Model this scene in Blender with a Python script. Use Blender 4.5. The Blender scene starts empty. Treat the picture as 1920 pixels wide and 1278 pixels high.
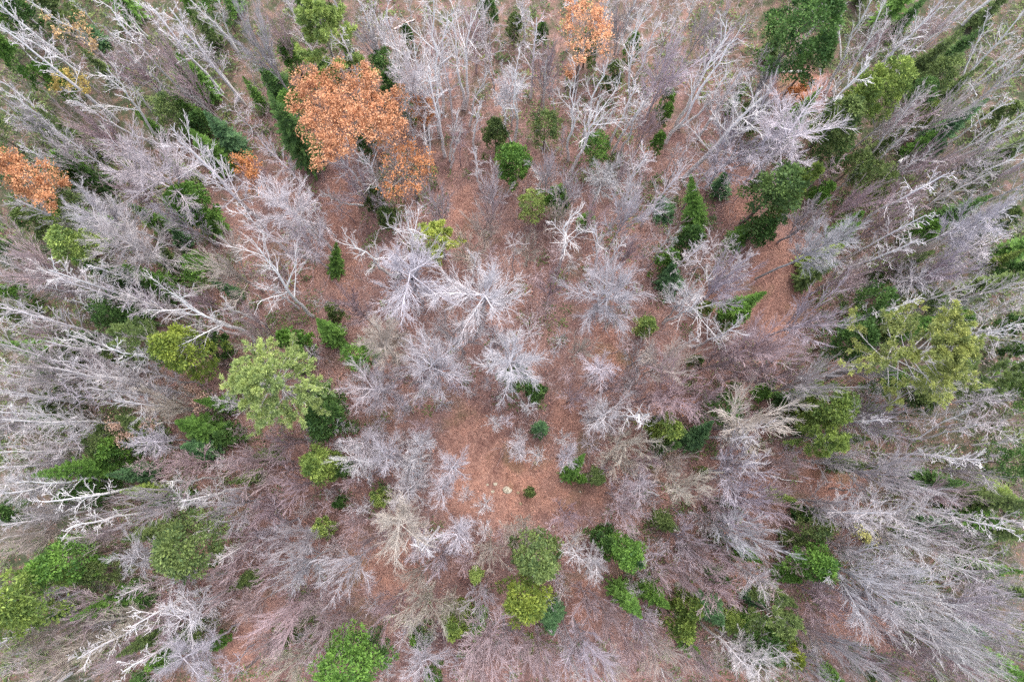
import bpy, math, random
import numpy as np
from mathutils import Matrix

# ------------------------------------------------------------------ camera, sky, sun, exposure
SC = bpy.context.scene
COL = SC.collection
CAM_H, FPX = 50.0, 1400.0                     # flying height in metres, focal length in photo pixels (1920 wide)
NADIR = (945.0, 815.0)                        # photo pixel that looks straight down
tilt = math.atan((NADIR[1] - 639) / FPX)
roll = math.atan((NADIR[0] - 960) / FPX * math.cos(tilt))
ROT = Matrix.Rotation(roll, 3, 'Y') @ Matrix.Rotation(tilt, 3, 'X')
cam_data = bpy.data.cameras.new('camera')
cam = bpy.data.objects.new('camera', cam_data)
COL.objects.link(cam)
cam.matrix_world = Matrix.Translation((0, 0, CAM_H)) @ ROT.to_4x4()
cam_data.sensor_width = 36.0
cam_data.lens = 36.0 * FPX / 1920.0
cam_data.clip_start, cam_data.clip_end = 0.5, 3000
SC.camera = cam

SUN_EL, SUN_AZ = 66.0, 20.0                   # a veiled autumn sun
world = bpy.data.worlds.new('World')
SC.world = world
world.use_nodes = True
wn = world.node_tree.nodes
sky = wn.new('ShaderNodeTexSky')
sky.sky_type = 'NISHITA'
sky.sun_disc = False
sky.sun_elevation = math.radians(SUN_EL)
sky.sun_rotation = math.radians(SUN_AZ)
sky.air_density, sky.dust_density, sky.ozone_density = 1.0, 4.0, 1.0
wn['Background'].inputs['Strength'].default_value = 0.15
cloud = wn.new('ShaderNodeHueSaturation')      # an even veil of cloud takes most of the blue out of the sky
cloud.inputs['Saturation'].default_value = 0.58
world.node_tree.links.new(sky.outputs[0], cloud.inputs['Color'])
world.node_tree.links.new(cloud.outputs[0], wn['Background'].inputs['Color'])
sun_data = bpy.data.lights.new('sun', 'SUN')
sun_data.energy, sun_data.angle, sun_data.color = 0.6, math.radians(60), (1.0, 0.98, 0.965)
sun = bpy.data.objects.new('sun', sun_data)
COL.objects.link(sun)
sun.rotation_euler = (math.radians(90 - SUN_EL), 0, math.radians(180 - SUN_AZ))
SC.view_settings.view_transform = 'Standard'
SC.view_settings.look = 'None'
SC.view_settings.gamma = 1
SC.view_settings.use_curve_mapping = False
SC.view_settings.exposure = 1.7
SC.cycles.max_bounces = 5
SC.cycles.diffuse_bounces = 3
SC.cycles.use_denoising = False

# ------------------------------------------------------------------ helpers
rng = np.random.default_rng(11)
RND = random.Random(5)
_R = np.array(ROT)
C0 = np.array((0.0, 0.0, CAM_H))


def ray(px, py):
    return _R @ np.array(((px - 960) / FPX, -(py - 639) / FPX, -1.0))


def at(px, py, z=0.0):
    """The point of the place at height z that the photo shows at this pixel."""
    d = ray(px, py)
    return C0 + d * ((z - CAM_H) / d[2])


def pix(p):
    v = _R.T @ (np.asarray(p, float) - C0)
    return 960 + FPX * v[0] / -v[2], 639 - FPX * v[1] / -v[2]


def ground_z(x, y):
    return (0.16 * np.sin(x * 0.21 + 1.3) * np.cos(y * 0.17 + 0.4) + 0.09 * np.sin(x * 0.53 + y * 0.37)
            + 0.05 * np.sin(x * 1.1 - y * 0.9 + 2.0))


def unit(v):
    return v / np.maximum(np.linalg.norm(v, axis=-1, keepdims=True), 1e-9)


def perp(t, g):
    """A random unit vector square to each row of t."""
    v = g.normal(size=t.shape)
    v -= (v * t).sum(-1, keepdims=True) * t
    return unit(v)


def tubes(P, Rr, k):
    """Quads of tubes along N polylines: P (N,m,3), Rr (N,m)."""
    N, m, _ = P.shape
    T = unit(np.gradient(P, axis=1))
    ref = np.where(np.abs(T[..., 2:3]) > 0.8, np.array((1.0, 0, 0)), np.array((0, 0, 1.0)))
    A = unit(np.cross(T, ref))
    B = np.cross(T, A)
    a = np.arange(k) * (2 * math.pi / k)
    V = (P[:, :, None, :] + Rr[:, :, None, None] * (A[:, :, None, :] * np.cos(a)[None, None, :, None]
                                                  + B[:, :, None, :] * np.sin(a)[None, None, :, None]))
    idx = np.arange(N * m * k).reshape(N, m, k)
    q = np.stack((idx[:, :-1], np.roll(idx[:, :-1], -1, 2), np.roll(idx[:, 1:], -1, 2), idx[:, 1:]), -1)
    return V.reshape(-1, 3), q.reshape(-1, 4)


def blades(p, d, n, l, w):
    """Diamond leaf or needle sprays: base p, axis d, face normal n, length l, width w."""
    s = unit(np.cross(d, n)) * (w[:, None] * 0.5)
    mid = p + d * (l[:, None] * 0.5)
    V = np.stack((p, mid + s, p + d * l[:, None], mid - s), 1)
    return V.reshape(-1, 3), np.arange(len(p) * 4).reshape(-1, 4)


def merge(parts):
    Vs, Fs, o = [], [], 0
    for V, F in parts:
        if len(V):
            Vs.append(V)
            Fs.append(F + o)
            o += len(V)
    return np.concatenate(Vs), np.concatenate(Fs)


def mesh(name, V, F, mat, tint=None, smooth=False):
    me = bpy.data.meshes.new(name)
    n = len(F)
    me.vertices.add(len(V))
    me.vertices.foreach_set('co', np.ascontiguousarray(V, np.float32).ravel())
    me.loops.add(n * 4)
    me.loops.foreach_set('vertex_index', np.ascontiguousarray(F, np.int32).ravel())
    me.polygons.add(n)
    me.polygons.foreach_set('loop_start', np.arange(0, n * 4, 4, dtype=np.int32))
    me.polygons.foreach_set('loop_total', np.full(n, 4, np.int32))
    if smooth:
        me.polygons.foreach_set('use_smooth', np.ones(n, bool))
    me.update(calc_edges=True)
    if tint is not None:
        at_ = me.attributes.new('tint', 'FLOAT', 'FACE')
        at_.data.foreach_set('value', np.ascontiguousarray(tint, np.float32))
    me.materials.append(mat)
    return me


def obj(name, data, parent=None, color=None):
    o = bpy.data.objects.new(name, data)
    COL.objects.link(o)
    if parent is not None:
        o.parent = parent
    if color is not None:
        o.color = (*color, 1.0)
    return o


# ------------------------------------------------------------------ materials
def material(name):
    m = bpy.data.materials.new(name)
    m.use_nodes = True
    nt = m.node_tree
    return m, nt.nodes, nt.links, nt.nodes['Principled BSDF']


def ramp(nodes, stops):
    r = nodes.new('ShaderNodeValToRGB')
    e = r.color_ramp.elements
    while len(e) < len(stops):
        e.new(0.5)
    for el, (p, c) in zip(e, stops):
        el.position = p
        el.color = (*c, 1)
    return r


def mult(nodes, links, a, b):
    m = nodes.new('ShaderNodeMix')
    m.data_type, m.blend_type = 'RGBA', 'MULTIPLY'
    m.inputs['Factor'].default_value = 1
    links.new(a, m.inputs['A'])
    links.new(b, m.inputs['B'])
    return m.outputs['Result']


def bark_material(name, stops, scale, stretch=1.0):
    m, n, l, bs = material(name)
    info = n.new('ShaderNodeObjectInfo')
    tc = n.new('ShaderNodeTexCoord')
    mp = n.new('ShaderNodeMapping')
    mp.inputs['Scale'].default_value = (1, 1, stretch)
    nz = n.new('ShaderNodeTexNoise')
    nz.inputs['Scale'].default_value = scale
    nz.inputs['Detail'].default_value = 3
    l.new(tc.outputs['Object'], mp.inputs['Vector'])
    l.new(mp.outputs[0], nz.inputs['Vector'])
    r = ramp(n, stops)
    l.new(nz.outputs['Fac'], r.inputs[0])
    l.new(mult(n, l, info.outputs['Color'], r.outputs[0]), bs.inputs['Base Color'])
    bs.inputs['Roughness'].default_value = 0.85
    bs.inputs['Specular IOR Level'].default_value = 0.2
    return m


M_BARK = bark_material('bark', [(0.25, (0.6, 0.58, 0.56)), (0.75, (1.15, 1.15, 1.15))], 5, 0.4)
M_BIRCH = bark_material('birch_bark', [(0.26, (0.42, 0.40, 0.39)), (0.36, (0.94, 0.94, 0.94)), (0.8, (1.1, 1.1, 1.1))], 6, 2.2)
M_TWIG = bark_material('twig_bark', [(0.3, (0.75, 0.72, 0.72)), (0.7, (1.15, 1.15, 1.15))], 1.2)


def leaf_material(name, lo, hi, trans=0.25):
    m, n, l, bs = material(name)
    info = n.new('ShaderNodeObjectInfo')
    a = n.new('ShaderNodeAttribute')
    a.attribute_name = 'tint'
    r = ramp(n, [(0.0, lo), (1.0, hi)])
    l.new(a.outputs['Fac'], r.inputs[0])
    c = mult(n, l, info.outputs['Color'], r.outputs[0])
    l.new(c, bs.inputs['Base Color'])
    bs.inputs['Roughness'].default_value = 0.6
    bs.inputs['Specular IOR Level'].default_value = 0.25
    tr = n.new('ShaderNodeBsdfTranslucent')
    l.new(c, tr.inputs['Color'])
    mx = n.new('ShaderNodeMixShader')
    mx.inputs[0].default_value = trans
    l.new(bs.outputs[0], mx.inputs[1])
    l.new(tr.outputs[0], mx.inputs[2])
    l.new(mx.outputs[0], n['Material Output'].inputs['Surface'])
    return m


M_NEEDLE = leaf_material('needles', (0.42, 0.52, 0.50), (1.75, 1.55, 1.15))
M_LEAF = leaf_material('dry_leaves', (0.42, 0.36, 0.34), (1.65, 1.6, 1.5), 0.3)
M_LITTER = leaf_material('litter_leaves', (0.45, 0.38, 0.36), (1.9, 1.75, 1.55), 0.1)


def ground_material():
    m, n, l, bs = material('leaf_litter_ground')
    tc = n.new('ShaderNodeTexCoord')

    def noise(scale, detail, rough=0.6):
        z = n.new('ShaderNodeTexNoise')
        z.inputs['Scale'].default_value = scale
        z.inputs['Detail'].default_value = detail
        z.inputs['Roughness'].default_value = rough
        l.new(tc.outputs['Object'], z.inputs['Vector'])
        return z.outputs['Fac']
    fine = ramp(n, [(0.25, (0.095, 0.059, 0.051)), (0.5, (0.235, 0.143, 0.125)), (0.75, (0.42, 0.29, 0.25))])
    l.new(noise(7.0, 8, 0.75), fine.inputs[0])
    big = ramp(n, [(0.3, (0.72, 0.70, 0.74)), (0.55, (1.0, 1.0, 1.0)), (0.75, (1.22, 1.1, 0.95))])
    l.new(noise(0.16, 4), big.inputs[0])
    mid = ramp(n, [(0.32, (0.62, 0.58, 0.60)), (0.5, (1.0, 1.0, 1.0)), (0.7, (1.30, 1.22, 1.15))])
    l.new(noise(0.9, 5, 0.65), mid.inputs[0])
    c = mult(n, l, mult(n, l, fine.outputs[0], big.outputs[0]), mid.outputs[0])
    moss = n.new('ShaderNodeMix')
    moss.data_type = 'RGBA'
    mr = ramp(n, [(0.56, (0, 0, 0)), (0.72, (0.75, 0.75, 0.75))])
    l.new(noise(0.28, 6), mr.inputs[0])
    l.new(mr.outputs[0], moss.inputs['Factor'])
    l.new(c, moss.inputs['A'])
    moss.inputs['B'].default_value = (0.12, 0.11, 0.06, 1)
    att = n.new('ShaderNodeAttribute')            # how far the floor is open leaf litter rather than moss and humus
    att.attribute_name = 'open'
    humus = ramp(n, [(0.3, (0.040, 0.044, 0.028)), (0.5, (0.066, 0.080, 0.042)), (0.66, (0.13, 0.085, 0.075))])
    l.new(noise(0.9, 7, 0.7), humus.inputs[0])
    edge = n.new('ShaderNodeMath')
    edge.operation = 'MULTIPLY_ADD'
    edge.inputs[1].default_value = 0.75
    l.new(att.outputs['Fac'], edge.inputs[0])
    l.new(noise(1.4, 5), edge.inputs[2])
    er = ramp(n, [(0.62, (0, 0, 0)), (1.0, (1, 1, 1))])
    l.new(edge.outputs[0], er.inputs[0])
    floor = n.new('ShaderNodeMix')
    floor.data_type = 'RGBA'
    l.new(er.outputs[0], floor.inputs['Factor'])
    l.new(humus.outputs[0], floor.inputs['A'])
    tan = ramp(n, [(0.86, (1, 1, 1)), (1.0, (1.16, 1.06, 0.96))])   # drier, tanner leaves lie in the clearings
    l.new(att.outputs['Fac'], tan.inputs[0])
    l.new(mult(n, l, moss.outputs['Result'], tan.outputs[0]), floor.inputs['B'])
    l.new(floor.outputs['Result'], bs.inputs['Base Color'])
    bs.inputs['Roughness'].default_value = 0.95
    bs.inputs['Specular IOR Level'].default_value = 0.1
    bmp = n.new('ShaderNodeBump')
    bmp.inputs['Strength'].default_value = 0.6
    bmp.inputs['Distance'].default_value = 0.08
    l.new(noise(9.0, 6, 0.7), bmp.inputs['Height'])
    l.new(bmp.outputs[0], bs.inputs['Normal'])
    return m


def rock_material():
    m, n, l, bs = material('pale_rock')
    tc = n.new('ShaderNodeTexCoord')
    nz = n.new('ShaderNodeTexNoise')
    nz.inputs['Scale'].default_value = 6
    nz.inputs['Detail'].default_value = 6
    l.new(tc.outputs['Object'], nz.inputs['Vector'])
    r = ramp(n, [(0.35, (0.30, 0.27, 0.21)), (0.55, (0.62, 0.58, 0.48)), (0.7, (0.75, 0.72, 0.64))])
    l.new(nz.outputs['Fac'], r.inputs[0])
    info = n.new('ShaderNodeObjectInfo')
    l.new(mult(n, l, r.outputs[0], info.outputs['Color']), bs.inputs['Base Color'])
    bs.inputs['Roughness'].default_value = 0.9
    return m


# ------------------------------------------------------------------ ground
def build_ground():
    n = 160
    xs = np.concatenate(([-1500, -400, -120], np.linspace(-60, 60, n), [120, 400, 1500]))
    X, Y = np.meshgrid(xs, xs, indexing='ij')
    Z = np.where(np.hypot(X, Y) < 100, ground_z(X, Y), 0)
    k = len(xs)
    idx = np.arange(k * k).reshape(k, k)
    F = np.stack((idx[:-1, :-1], idx[1:, :-1], idx[1:, 1:], idx[:-1, 1:]), -1).reshape(-1, 4)
    V = np.stack((X, Y, Z), -1).reshape(-1, 3)
    me = mesh('ground', V, F, ground_material(), smooth=True)
    at_ = me.attributes.new('open', 'FLOAT', 'POINT')
    at_.data.foreach_set('value', np.array([litter(*pix(v)) if abs(v[0]) < 60 and abs(v[1]) < 60 else 0.2 for v in V], np.float32))
    o = obj('ground', me)
    o['kind'] = 'structure'
    o['label'] = 'reddish brown forest floor covered in fallen leaves'


# open places on the floor, as ellipses in photo pixels: (x, y, rx, ry)
OPEN = [(885, 835, 70, 90), (960, 930, 170, 60), (1455, 540, 60, 120), (1000, 900, 80, 70), (1390, 380, 45, 70),
        (1500, 165, 60, 40), (640, 400, 40, 130), (1560, 900, 60, 60), (1600, 1180, 80, 60), (720, 1060, 90, 60),
        (1100, 1130, 50, 60), (600, 880, 110, 40), (1090, 920, 60, 40), (650, 520, 35, 80), (870, 400, 40, 60),
        (1140, 660, 40, 70), (1060, 780, 40, 50), (450, 1200, 50, 50)]


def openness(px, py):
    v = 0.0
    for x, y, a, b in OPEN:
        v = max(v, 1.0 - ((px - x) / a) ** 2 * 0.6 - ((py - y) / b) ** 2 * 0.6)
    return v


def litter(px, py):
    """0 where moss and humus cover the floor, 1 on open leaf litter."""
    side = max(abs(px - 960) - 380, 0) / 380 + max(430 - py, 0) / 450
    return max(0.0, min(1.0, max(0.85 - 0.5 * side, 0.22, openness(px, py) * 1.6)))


def build_litter():
    n = 120000
    px = rng.uniform(-120, 2040, n)
    py = rng.uniform(-120, 1400, n)
    d = np.stack(((px - 960) / FPX, -(py - 639) / FPX, -np.ones(n)), 1) @ _R.T
    p = C0 + d * (-CAM_H / d[:, 2:3])
    keep = rng.random(n) < 0.55 + 0.45 * np.sin(p[:, 0] * 0.5 + np.sin(p[:, 1] * 0.4) * 2) * np.cos(p[:, 1] * 0.45)
    keep &= rng.random(n) < np.array([0.12 + 0.88 * litter(a, b) for a, b in zip(px, py)])
    p = p[keep]
    n = len(p)
    p[:, 2] = ground_z(p[:, 0], p[:, 1]) + rng.uniform(0.012, 0.05, n)
    a = rng.uniform(0, 2 * math.pi, n)
    ax = unit(np.stack((np.cos(a), np.sin(a), rng.normal(0, 0.25, n)), 1))
    nn = unit(np.stack((rng.normal(0, 0.35, n), rng.normal(0, 0.35, n), np.ones(n)), 1))
    l = rng.uniform(0.07, 0.15, n)
    V, F = blades(p, ax, nn, l, l * rng.uniform(0.5, 0.8, n))
    o = obj('leaf_litter', mesh('leaf_litter', V, F, M_LITTER, tint=rng.beta(1.6, 2.2, n)), color=(0.315, 0.182, 0.155))
    o['kind'] = 'stuff'
    o['label'] = 'loose fallen brown leaves lying over the forest floor'


# ------------------------------------------------------------------ branching
def spawn(P, Rr, n, t0, t1, ang, ln, g, wander=0.1, trop=0.05, m=4, rr=0.6, rmin=0.006, end=0.45, shrink=0.5, out=0.0, even=False):
    """Children of N polylines: n each, leaving between t0 and t1 of the way at angles ang (degrees)."""
    N, k, _ = P.shape
    par = np.repeat(np.arange(N), n)
    M = N * n
    t = t0 + (t1 - t0) * ((np.tile(np.arange(n), N) + g.uniform(0, 1, M)) / n)
    f = np.clip(t, 0, 0.999) * (k - 1)
    i = f.astype(int)
    u = (f - i)[:, None]
    p0, p1 = P[par, i], P[par, i + 1]
    pos = p0 * (1 - u) + p1 * u
    T = unit(p1 - p0)
    r = (Rr[par, i] * (1 - u[:, 0]) + Rr[par, i + 1] * u[:, 0])
    a = np.radians(g.uniform(ang[0], ang[1], M))[:, None]
    side = perp(T, g)
    if even:
        A = unit(np.cross(T, np.array((0.9, 0.1, 0.42))))
        B = np.cross(T, A)
        w = (np.arange(M) * 2.399963 + g.normal(0, 0.22, M))[:, None]
        side = A * np.cos(w) + B * np.sin(w)
    d = unit(np.cos(a) * T + np.sin(a) * side + np.array((0, 0, out)))
    L = (ln[par] if np.ndim(ln) else ln) * (1 - shrink * t) * g.uniform(0.75, 1.2, M)
    Q = np.empty((M, m, 3))
    Q[:, 0] = pos
    for j in range(1, m):
        d = unit(d + wander * g.normal(size=(M, 3)) + np.array((0, 0, trop)))
        Q[:, j] = Q[:, j - 1] + d * (L / (m - 1))[:, None]
    r0 = np.maximum(r * rr, rmin)
    return Q, r0[:, None] * np.linspace(1, end, m)[None, :], L


def stem(v, r0, r1, g, wig=0.03, m=8, bow=0.0):
    """One sinuous polyline from the origin to v."""
    t = np.linspace(0, 1, m)
    L = np.linalg.norm(v)
    off = np.cumsum(g.normal(size=(m, 3)), 0)
    off -= off[0] + (off[-1] - off[0]) * t[:, None]
    off[:, 2] *= 0.2
    P = v[None] * t[:, None] + off * wig * L * 0.35
    P[:, :2] += np.sin(t * math.pi)[:, None] * bow * L * unit(g.normal(size=(1, 2)))
    return P[None], (r0 + (r1 - r0) * t ** 0.8)[None]


def crown_fit(arrs, r, h, pct=93):
    """Scale crown polylines so that they reach radius r and height h."""
    A = np.concatenate([a.reshape(-1, 3) for a in arrs])
    s = r / np.percentile(np.hypot(A[:, 0], A[:, 1]), pct)
    z = h / A[:, 2].max()
    for a in arrs:
        a[..., :2] *= s
        a[..., 2] *= z


def hardwood_meshes(h, r, form, g, fine=1.0):
    """A bare broadleaved tree: trunk mesh and crown mesh (limbs, branches, twigs)."""
    if form == 'fan':
        T, TR = stem(np.array((g.normal(0, .02) * h, g.normal(0, .02) * h, h * 0.55)), 0.009 * h + 0.01, 0.005 * h, g, 0.02)
        L1, R1, l1 = spawn(T, TR, 13, 0.4, 1.0, (14, 52), h * 0.58, g, 0.05, 0.06, 6, 0.55, 0.016, 0.45, 0.2, even=True)
        L2, R2, l2 = spawn(L1, R1, int(11 * fine), 0.2, 1.0, (16, 40), l1 * 0.42, g, 0.07, 0.03, 4, 0.62, 0.0105, 0.6, 0.4)
        L3, R3, l3 = spawn(L2, R2, int(10 * fine), 0.15, 1.0, (15, 38), l2 * 0.5, g, 0.08, 0.02, 3, 0.8, 0.0076, 0.7, 0.4)
    elif form == 'sapling':
        T, TR = stem(np.array((g.normal(0, .03) * h, g.normal(0, .03) * h, h * 0.85)), 0.008 * h + 0.008, 0.012, g, 0.04)
        L1, R1, l1 = spawn(T, TR, 16, 0.4, 1.0, (35, 75), r * 1.0, g, 0.07, 0.05, 5, 0.6, 0.0125, 0.6, 0.35, even=True)
        L2, R2, l2 = spawn(L1, R1, int(8 * fine), 0.2, 1.0, (22, 52), l1 * 0.5, g, 0.1, 0.03, 3, 0.75, 0.0095, 0.7, 0.4)
        L3, R3, l3 = spawn(L2, R2, int(5 * fine), 0.2, 1.0, (22, 50), l2 * 0.55, g, 0.1, 0.02, 3, 0.85, 0.0078, 0.7, 0.4)
    else:
        T, TR = stem(np.array((g.normal(0, .03) * h, g.normal(0, .03) * h, h * 0.66)), 0.009 * h + 0.01, 0.006 * h, g, 0.04)
        L1, R1, l1 = spawn(T, TR, 19, 0.5, 1.0, (20, 76), r * 1.0, g, 0.075, 0.085, 6, 0.55, 0.018, 0.4, 0.15, even=True)
        L2, R2, l2 = spawn(L1, R1, int(12 * fine), 0.15, 1.0, (18, 46), l1 * 0.5, g, 0.08, 0.04, 4, 0.6, 0.0105, 0.6, 0.4)
        L3, R3, l3 = spawn(L2, R2, int(14 * fine), 0.1, 1.0, (18, 44), l2 * 0.55, g, 0.07, 0.02, 3, 0.7, 0.0062, 0.7, 0.4)
    crown_fit([L1, L2, L3], r, h, 86 if form == 'spread' else 90)
    return tubes(T, TR, 6), merge([tubes(L1, R1, 4), tubes(L2, R2, 3), tubes(L3, R3, 3)])


# ------------------------------------------------------------------ things
THINGS = []                                   # (empty, kind phrase, photo pixel of its crown, hand label)


def thing(name, cat, group, loc, phrase, spot, label=None, rz=0.0, scale=None):
    o = bpy.data.objects.new(name, None)
    COL.objects.link(o)
    o.empty_display_size = 0.3
    o.location = loc
    o.rotation_euler = (0, 0, rz)
    if scale is not None:
        o.scale = scale
    o['category'] = cat
    if group:
        o['group'] = group
    THINGS.append([o, phrase, spot, label])
    return o


STYLE = {'w': ('whitish', (0.52, 0.495, 0.515)), 'g': ('grey', (0.495, 0.46, 0.475)), 'p': ('pinkish grey', (0.48, 0.38, 0.395)),
         't': ('beige grey', (0.50, 0.445, 0.39)), 'l': ('lavender grey', (0.48, 0.43, 0.47))}


def vary(c, amt=0.1):
    k = 1 + RND.uniform(-amt, amt)
    return tuple(max(0.0, x * k * (1 + RND.uniform(-amt, amt) * 0.14)) for x in c)


PROTO = {}


def hardwood_proto(form, size, i):
    key = (form, size, i)
    if key not in PROTO:
        h, r, fine = {'large': (12, 2.2, 1.0), 'medium': (9, 1.35, 0.85), 'small': (5.5, 0.85, 0.75)}[size]
        g = np.random.default_rng(1000 + sum(map(ord, form + size)) * 7 + i)
        t, c = hardwood_meshes(h, r, form, g, fine)
        PROTO[key] = (mesh('trunk', *t, M_BARK, smooth=True), mesh('crown', *c, M_TWIG, smooth=True), h, r)
    return PROTO[key]


def hardwood(px, py, rpx, style, h=None, form=None, label=None):
    """A bare tree whose crown centre shows at this photo pixel, rpx its crown radius there."""
    size = 'large' if rpx > 45 else 'medium' if rpx > 27 else 'small'
    if h is None:
        h = {'large': 12.5, 'medium': 9.0, 'small': 5.5}[size] * RND.uniform(0.88, 1.12)
    if form is None:
        form = ('spread' if style == 'w' else 'fan') if size != 'small' else 'sapling'
        if size == 'medium' and style in 'gl' and RND.random() < 0.4:
            form = 'sapling'
    p = at(px, py, h * 0.72)
    rad = rpx / FPX * (CAM_H - h * 0.72) * (0.86 if size == 'small' else 0.95 if size == 'medium' else 1)
    tm, cm, h0, r0 = hardwood_proto(form, size, RND.randrange(5 if size != 'large' else 7))
    word, c = STYLE[style]
    shape = {'spread': 'spreading', 'fan': 'fan-shaped', 'sapling': 'twiggy'}[form]
    big = {'large': 'large', 'medium': 'mid-sized', 'small': 'small'}[size]
    phrase = f'{big} {word} {shape} bare ' + ('sapling' if size == 'small' else 'tree')
    o = thing('sapling' if size == 'small' else 'hardwood_tree', 'tree', 'bare saplings' if size == 'small' else 'bare hardwood trees',
              (p[0], p[1], ground_z(p[0], p[1]) - 0.05), phrase, (px, py), label, RND.uniform(0, 6.28), (rad / r0, rad / r0, h / h0))
    c = vary(c, 0.17)
    obj('trunk', tm, o, tuple(x * 1.1 for x in c))
    obj('crown', cm, o, c)
    return o


def stand_from(base, top, hmin=4.0, hmax=19.0):
    """Base on the ground and the tip, from the two photo pixels, as near upright as they allow."""
    b = at(*base)
    b[2] = ground_z(b[0], b[1])
    d = ray(*top)
    e = d / d[2]                              # point = C0 + e * (z - H)
    k = e[:2]
    s = float(np.dot(b[:2] - C0[:2], k) / max(np.dot(k, k), 1e-6))
    h = min(max(CAM_H + s, hmin), hmax)
    return b, at(*top, h)


def pole_proto(kind, i):
    key = ('pole', kind, int(i))
    if key not in PROTO:
        g = np.random.default_rng(700 + int(i) * 3 + ord(kind))
        L, v = 10.0, np.array((0, 0, 10.0))
        if kind == 'A':
            T, TR = stem(v, 0.105, 0.026, g, 0.014, 9)
            n = int(g.integers(10, 14))
            L1, R1, l1 = spawn(T, TR, n, 0.4, 0.98, (22, 50), L * 0.17, g, 0.1, 0.08, 5, 0.5, 0.016, 0.4, 0.5, even=True)
            L2, R2, l2 = spawn(L1, R1, 6, 0.2, 1.0, (20, 48), l1 * 0.5, g, 0.12, 0.05, 3, 0.6, 0.012, 0.6, 0.4)
            L3, R3, l3 = spawn(L2, R2, 4, 0.2, 1.0, (20, 45), l2 * 0.5, g, 0.12, 0.03, 3, 0.8, 0.010, 0.7, 0.4)
        else:
            T, TR = stem(v, 0.10, 0.026, g, 0.014, 9)
            L1, R1, l1 = spawn(T, TR, 22, 0.34, 0.98, (16, 42), L * 0.19, g, 0.06, 0.05, 5, 0.45, 0.012, 0.5, 0.55, even=True)
            L2, R2, l2 = spawn(L1, R1, 6, 0.2, 1.0, (14, 36), l1 * 0.5, g, 0.07, 0.04, 3, 0.65, 0.009, 0.7, 0.4)
            L3, R3, l3 = spawn(L2, R2, 4, 0.2, 1.0, (14, 36), l2 * 0.5, g, 0.08, 0.03, 3, 0.8, 0.0072, 0.7, 0.4)
        mat = M_BIRCH if kind == 'A' else M_BARK
        PROTO[key] = (mesh('trunk', *tubes(T, TR, 6), mat, smooth=True),
                      mesh('crown', *merge([tubes(L1, R1, 4), tubes(L2, R2, 3), tubes(L3, R3, 3)]), M_TWIG, smooth=True))
    return PROTO[key]


def birch(base, top, kind='B', width=1.0, label=None, bow=0.0):
    """A birch, aspen ('A') or feathery pole ('F') from its foot to its tip in the photo."""
    b, t = stand_from(base, top)
    v = t - b
    L = float(np.linalg.norm(v))
    g = np.random.default_rng(int(base[0] * 131 + base[1] * 17 + top[0]) + 5)
    mid = ((base[0] + 2 * top[0]) / 3, (base[1] + 2 * top[1]) / 3)
    if kind == 'B':
        T, TR = stem(v, min(0.0080 * L + 0.038, 0.14), 0.022, g, 0.03, 10, bow)
        n = int(g.integers(6, 10))
        L1, R1, l1 = spawn(T, TR, n, 0.36, 0.97, (14, 40), L * 0.36 * width, g, 0.07, 0.06, 7, 0.5, 0.019, 0.4, 0.55, even=True)
        ends = np.concatenate((L1, np.stack([T[0, -7:]])), 0)
        er = np.concatenate((R1, TR[:, -7:]), 0)
        el = np.append(l1, L * 0.3)
        L2, R2, l2 = spawn(ends, er, 8, 0.2, 1.0, (18, 46), el * 0.42, g, 0.09, 0.05, 4, 0.55, 0.0115, 0.6, 0.4)
        L3, R3, l3 = spawn(L2, R2, 4, 0.2, 1.0, (18, 44), l2 * 0.5, g, 0.1, 0.03, 3, 0.65, 0.0075, 0.7, 0.4)
        word = 'forked white birch' if n <= 7 else 'many-limbed white birch'
        c = vary((0.78, 0.765, 0.76), 0.08)
        name, mat, grp = 'birch_tree', M_BIRCH, 'white birches'
    else:
        tm, cm = pole_proto(kind, g.integers(7))
        if kind == 'A':
            word, c, name, grp, mat = 'tall slim pale aspen', vary((0.66, 0.64, 0.645), 0.08), 'aspen_tree', 'slim pale aspens', M_BIRCH
        else:
            word, c, name, grp, mat = 'feathery grey ash tree', vary((0.53, 0.50, 0.505), 0.12), 'ash_tree', 'feathery grey ash trees', M_BARK
        o = thing(name, 'tree', grp, tuple(b - np.array((0, 0, 0.05))), ('tall ' if kind == 'F' and L > 9 else 'low ' if kind == 'F' else '') + word, mid, label)
        h = v[2]
        o.rotation_mode = 'ZYX'
        o.rotation_euler = (-math.atan(v[1] / h), math.atan(v[0] / h), g.uniform(0, 6.28))
        wd = L / 10 * (0.4 + 0.6 * width) if kind == 'F' else L / 10
        o.scale = (wd, wd, L / 10)
        obj('trunk', tm, o, tuple(min(0.9, x * (1.45 if kind == 'F' else 1.2)) for x in c))
        obj('crown', cm, o, c)
        return o
    o = thing(name, 'tree', grp, tuple(b - np.array((0, 0, 0.05))), word, mid, label)
    obj('trunk', mesh('trunk', *tubes(T, TR, 6), mat, smooth=True), o, c)
    for i in range(n):
        obj('limb', mesh('limb', *tubes(L1[i:i + 1], R1[i:i + 1], 5), mat, smooth=True), o, c)
    cr = merge([tubes(L2, R2, 4), tubes(L3, R3, 3)])
    obj('crown', mesh('crown', *cr, M_TWIG, smooth=True), o, vary((0.58, 0.55, 0.55), 0.1))
    return o


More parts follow.
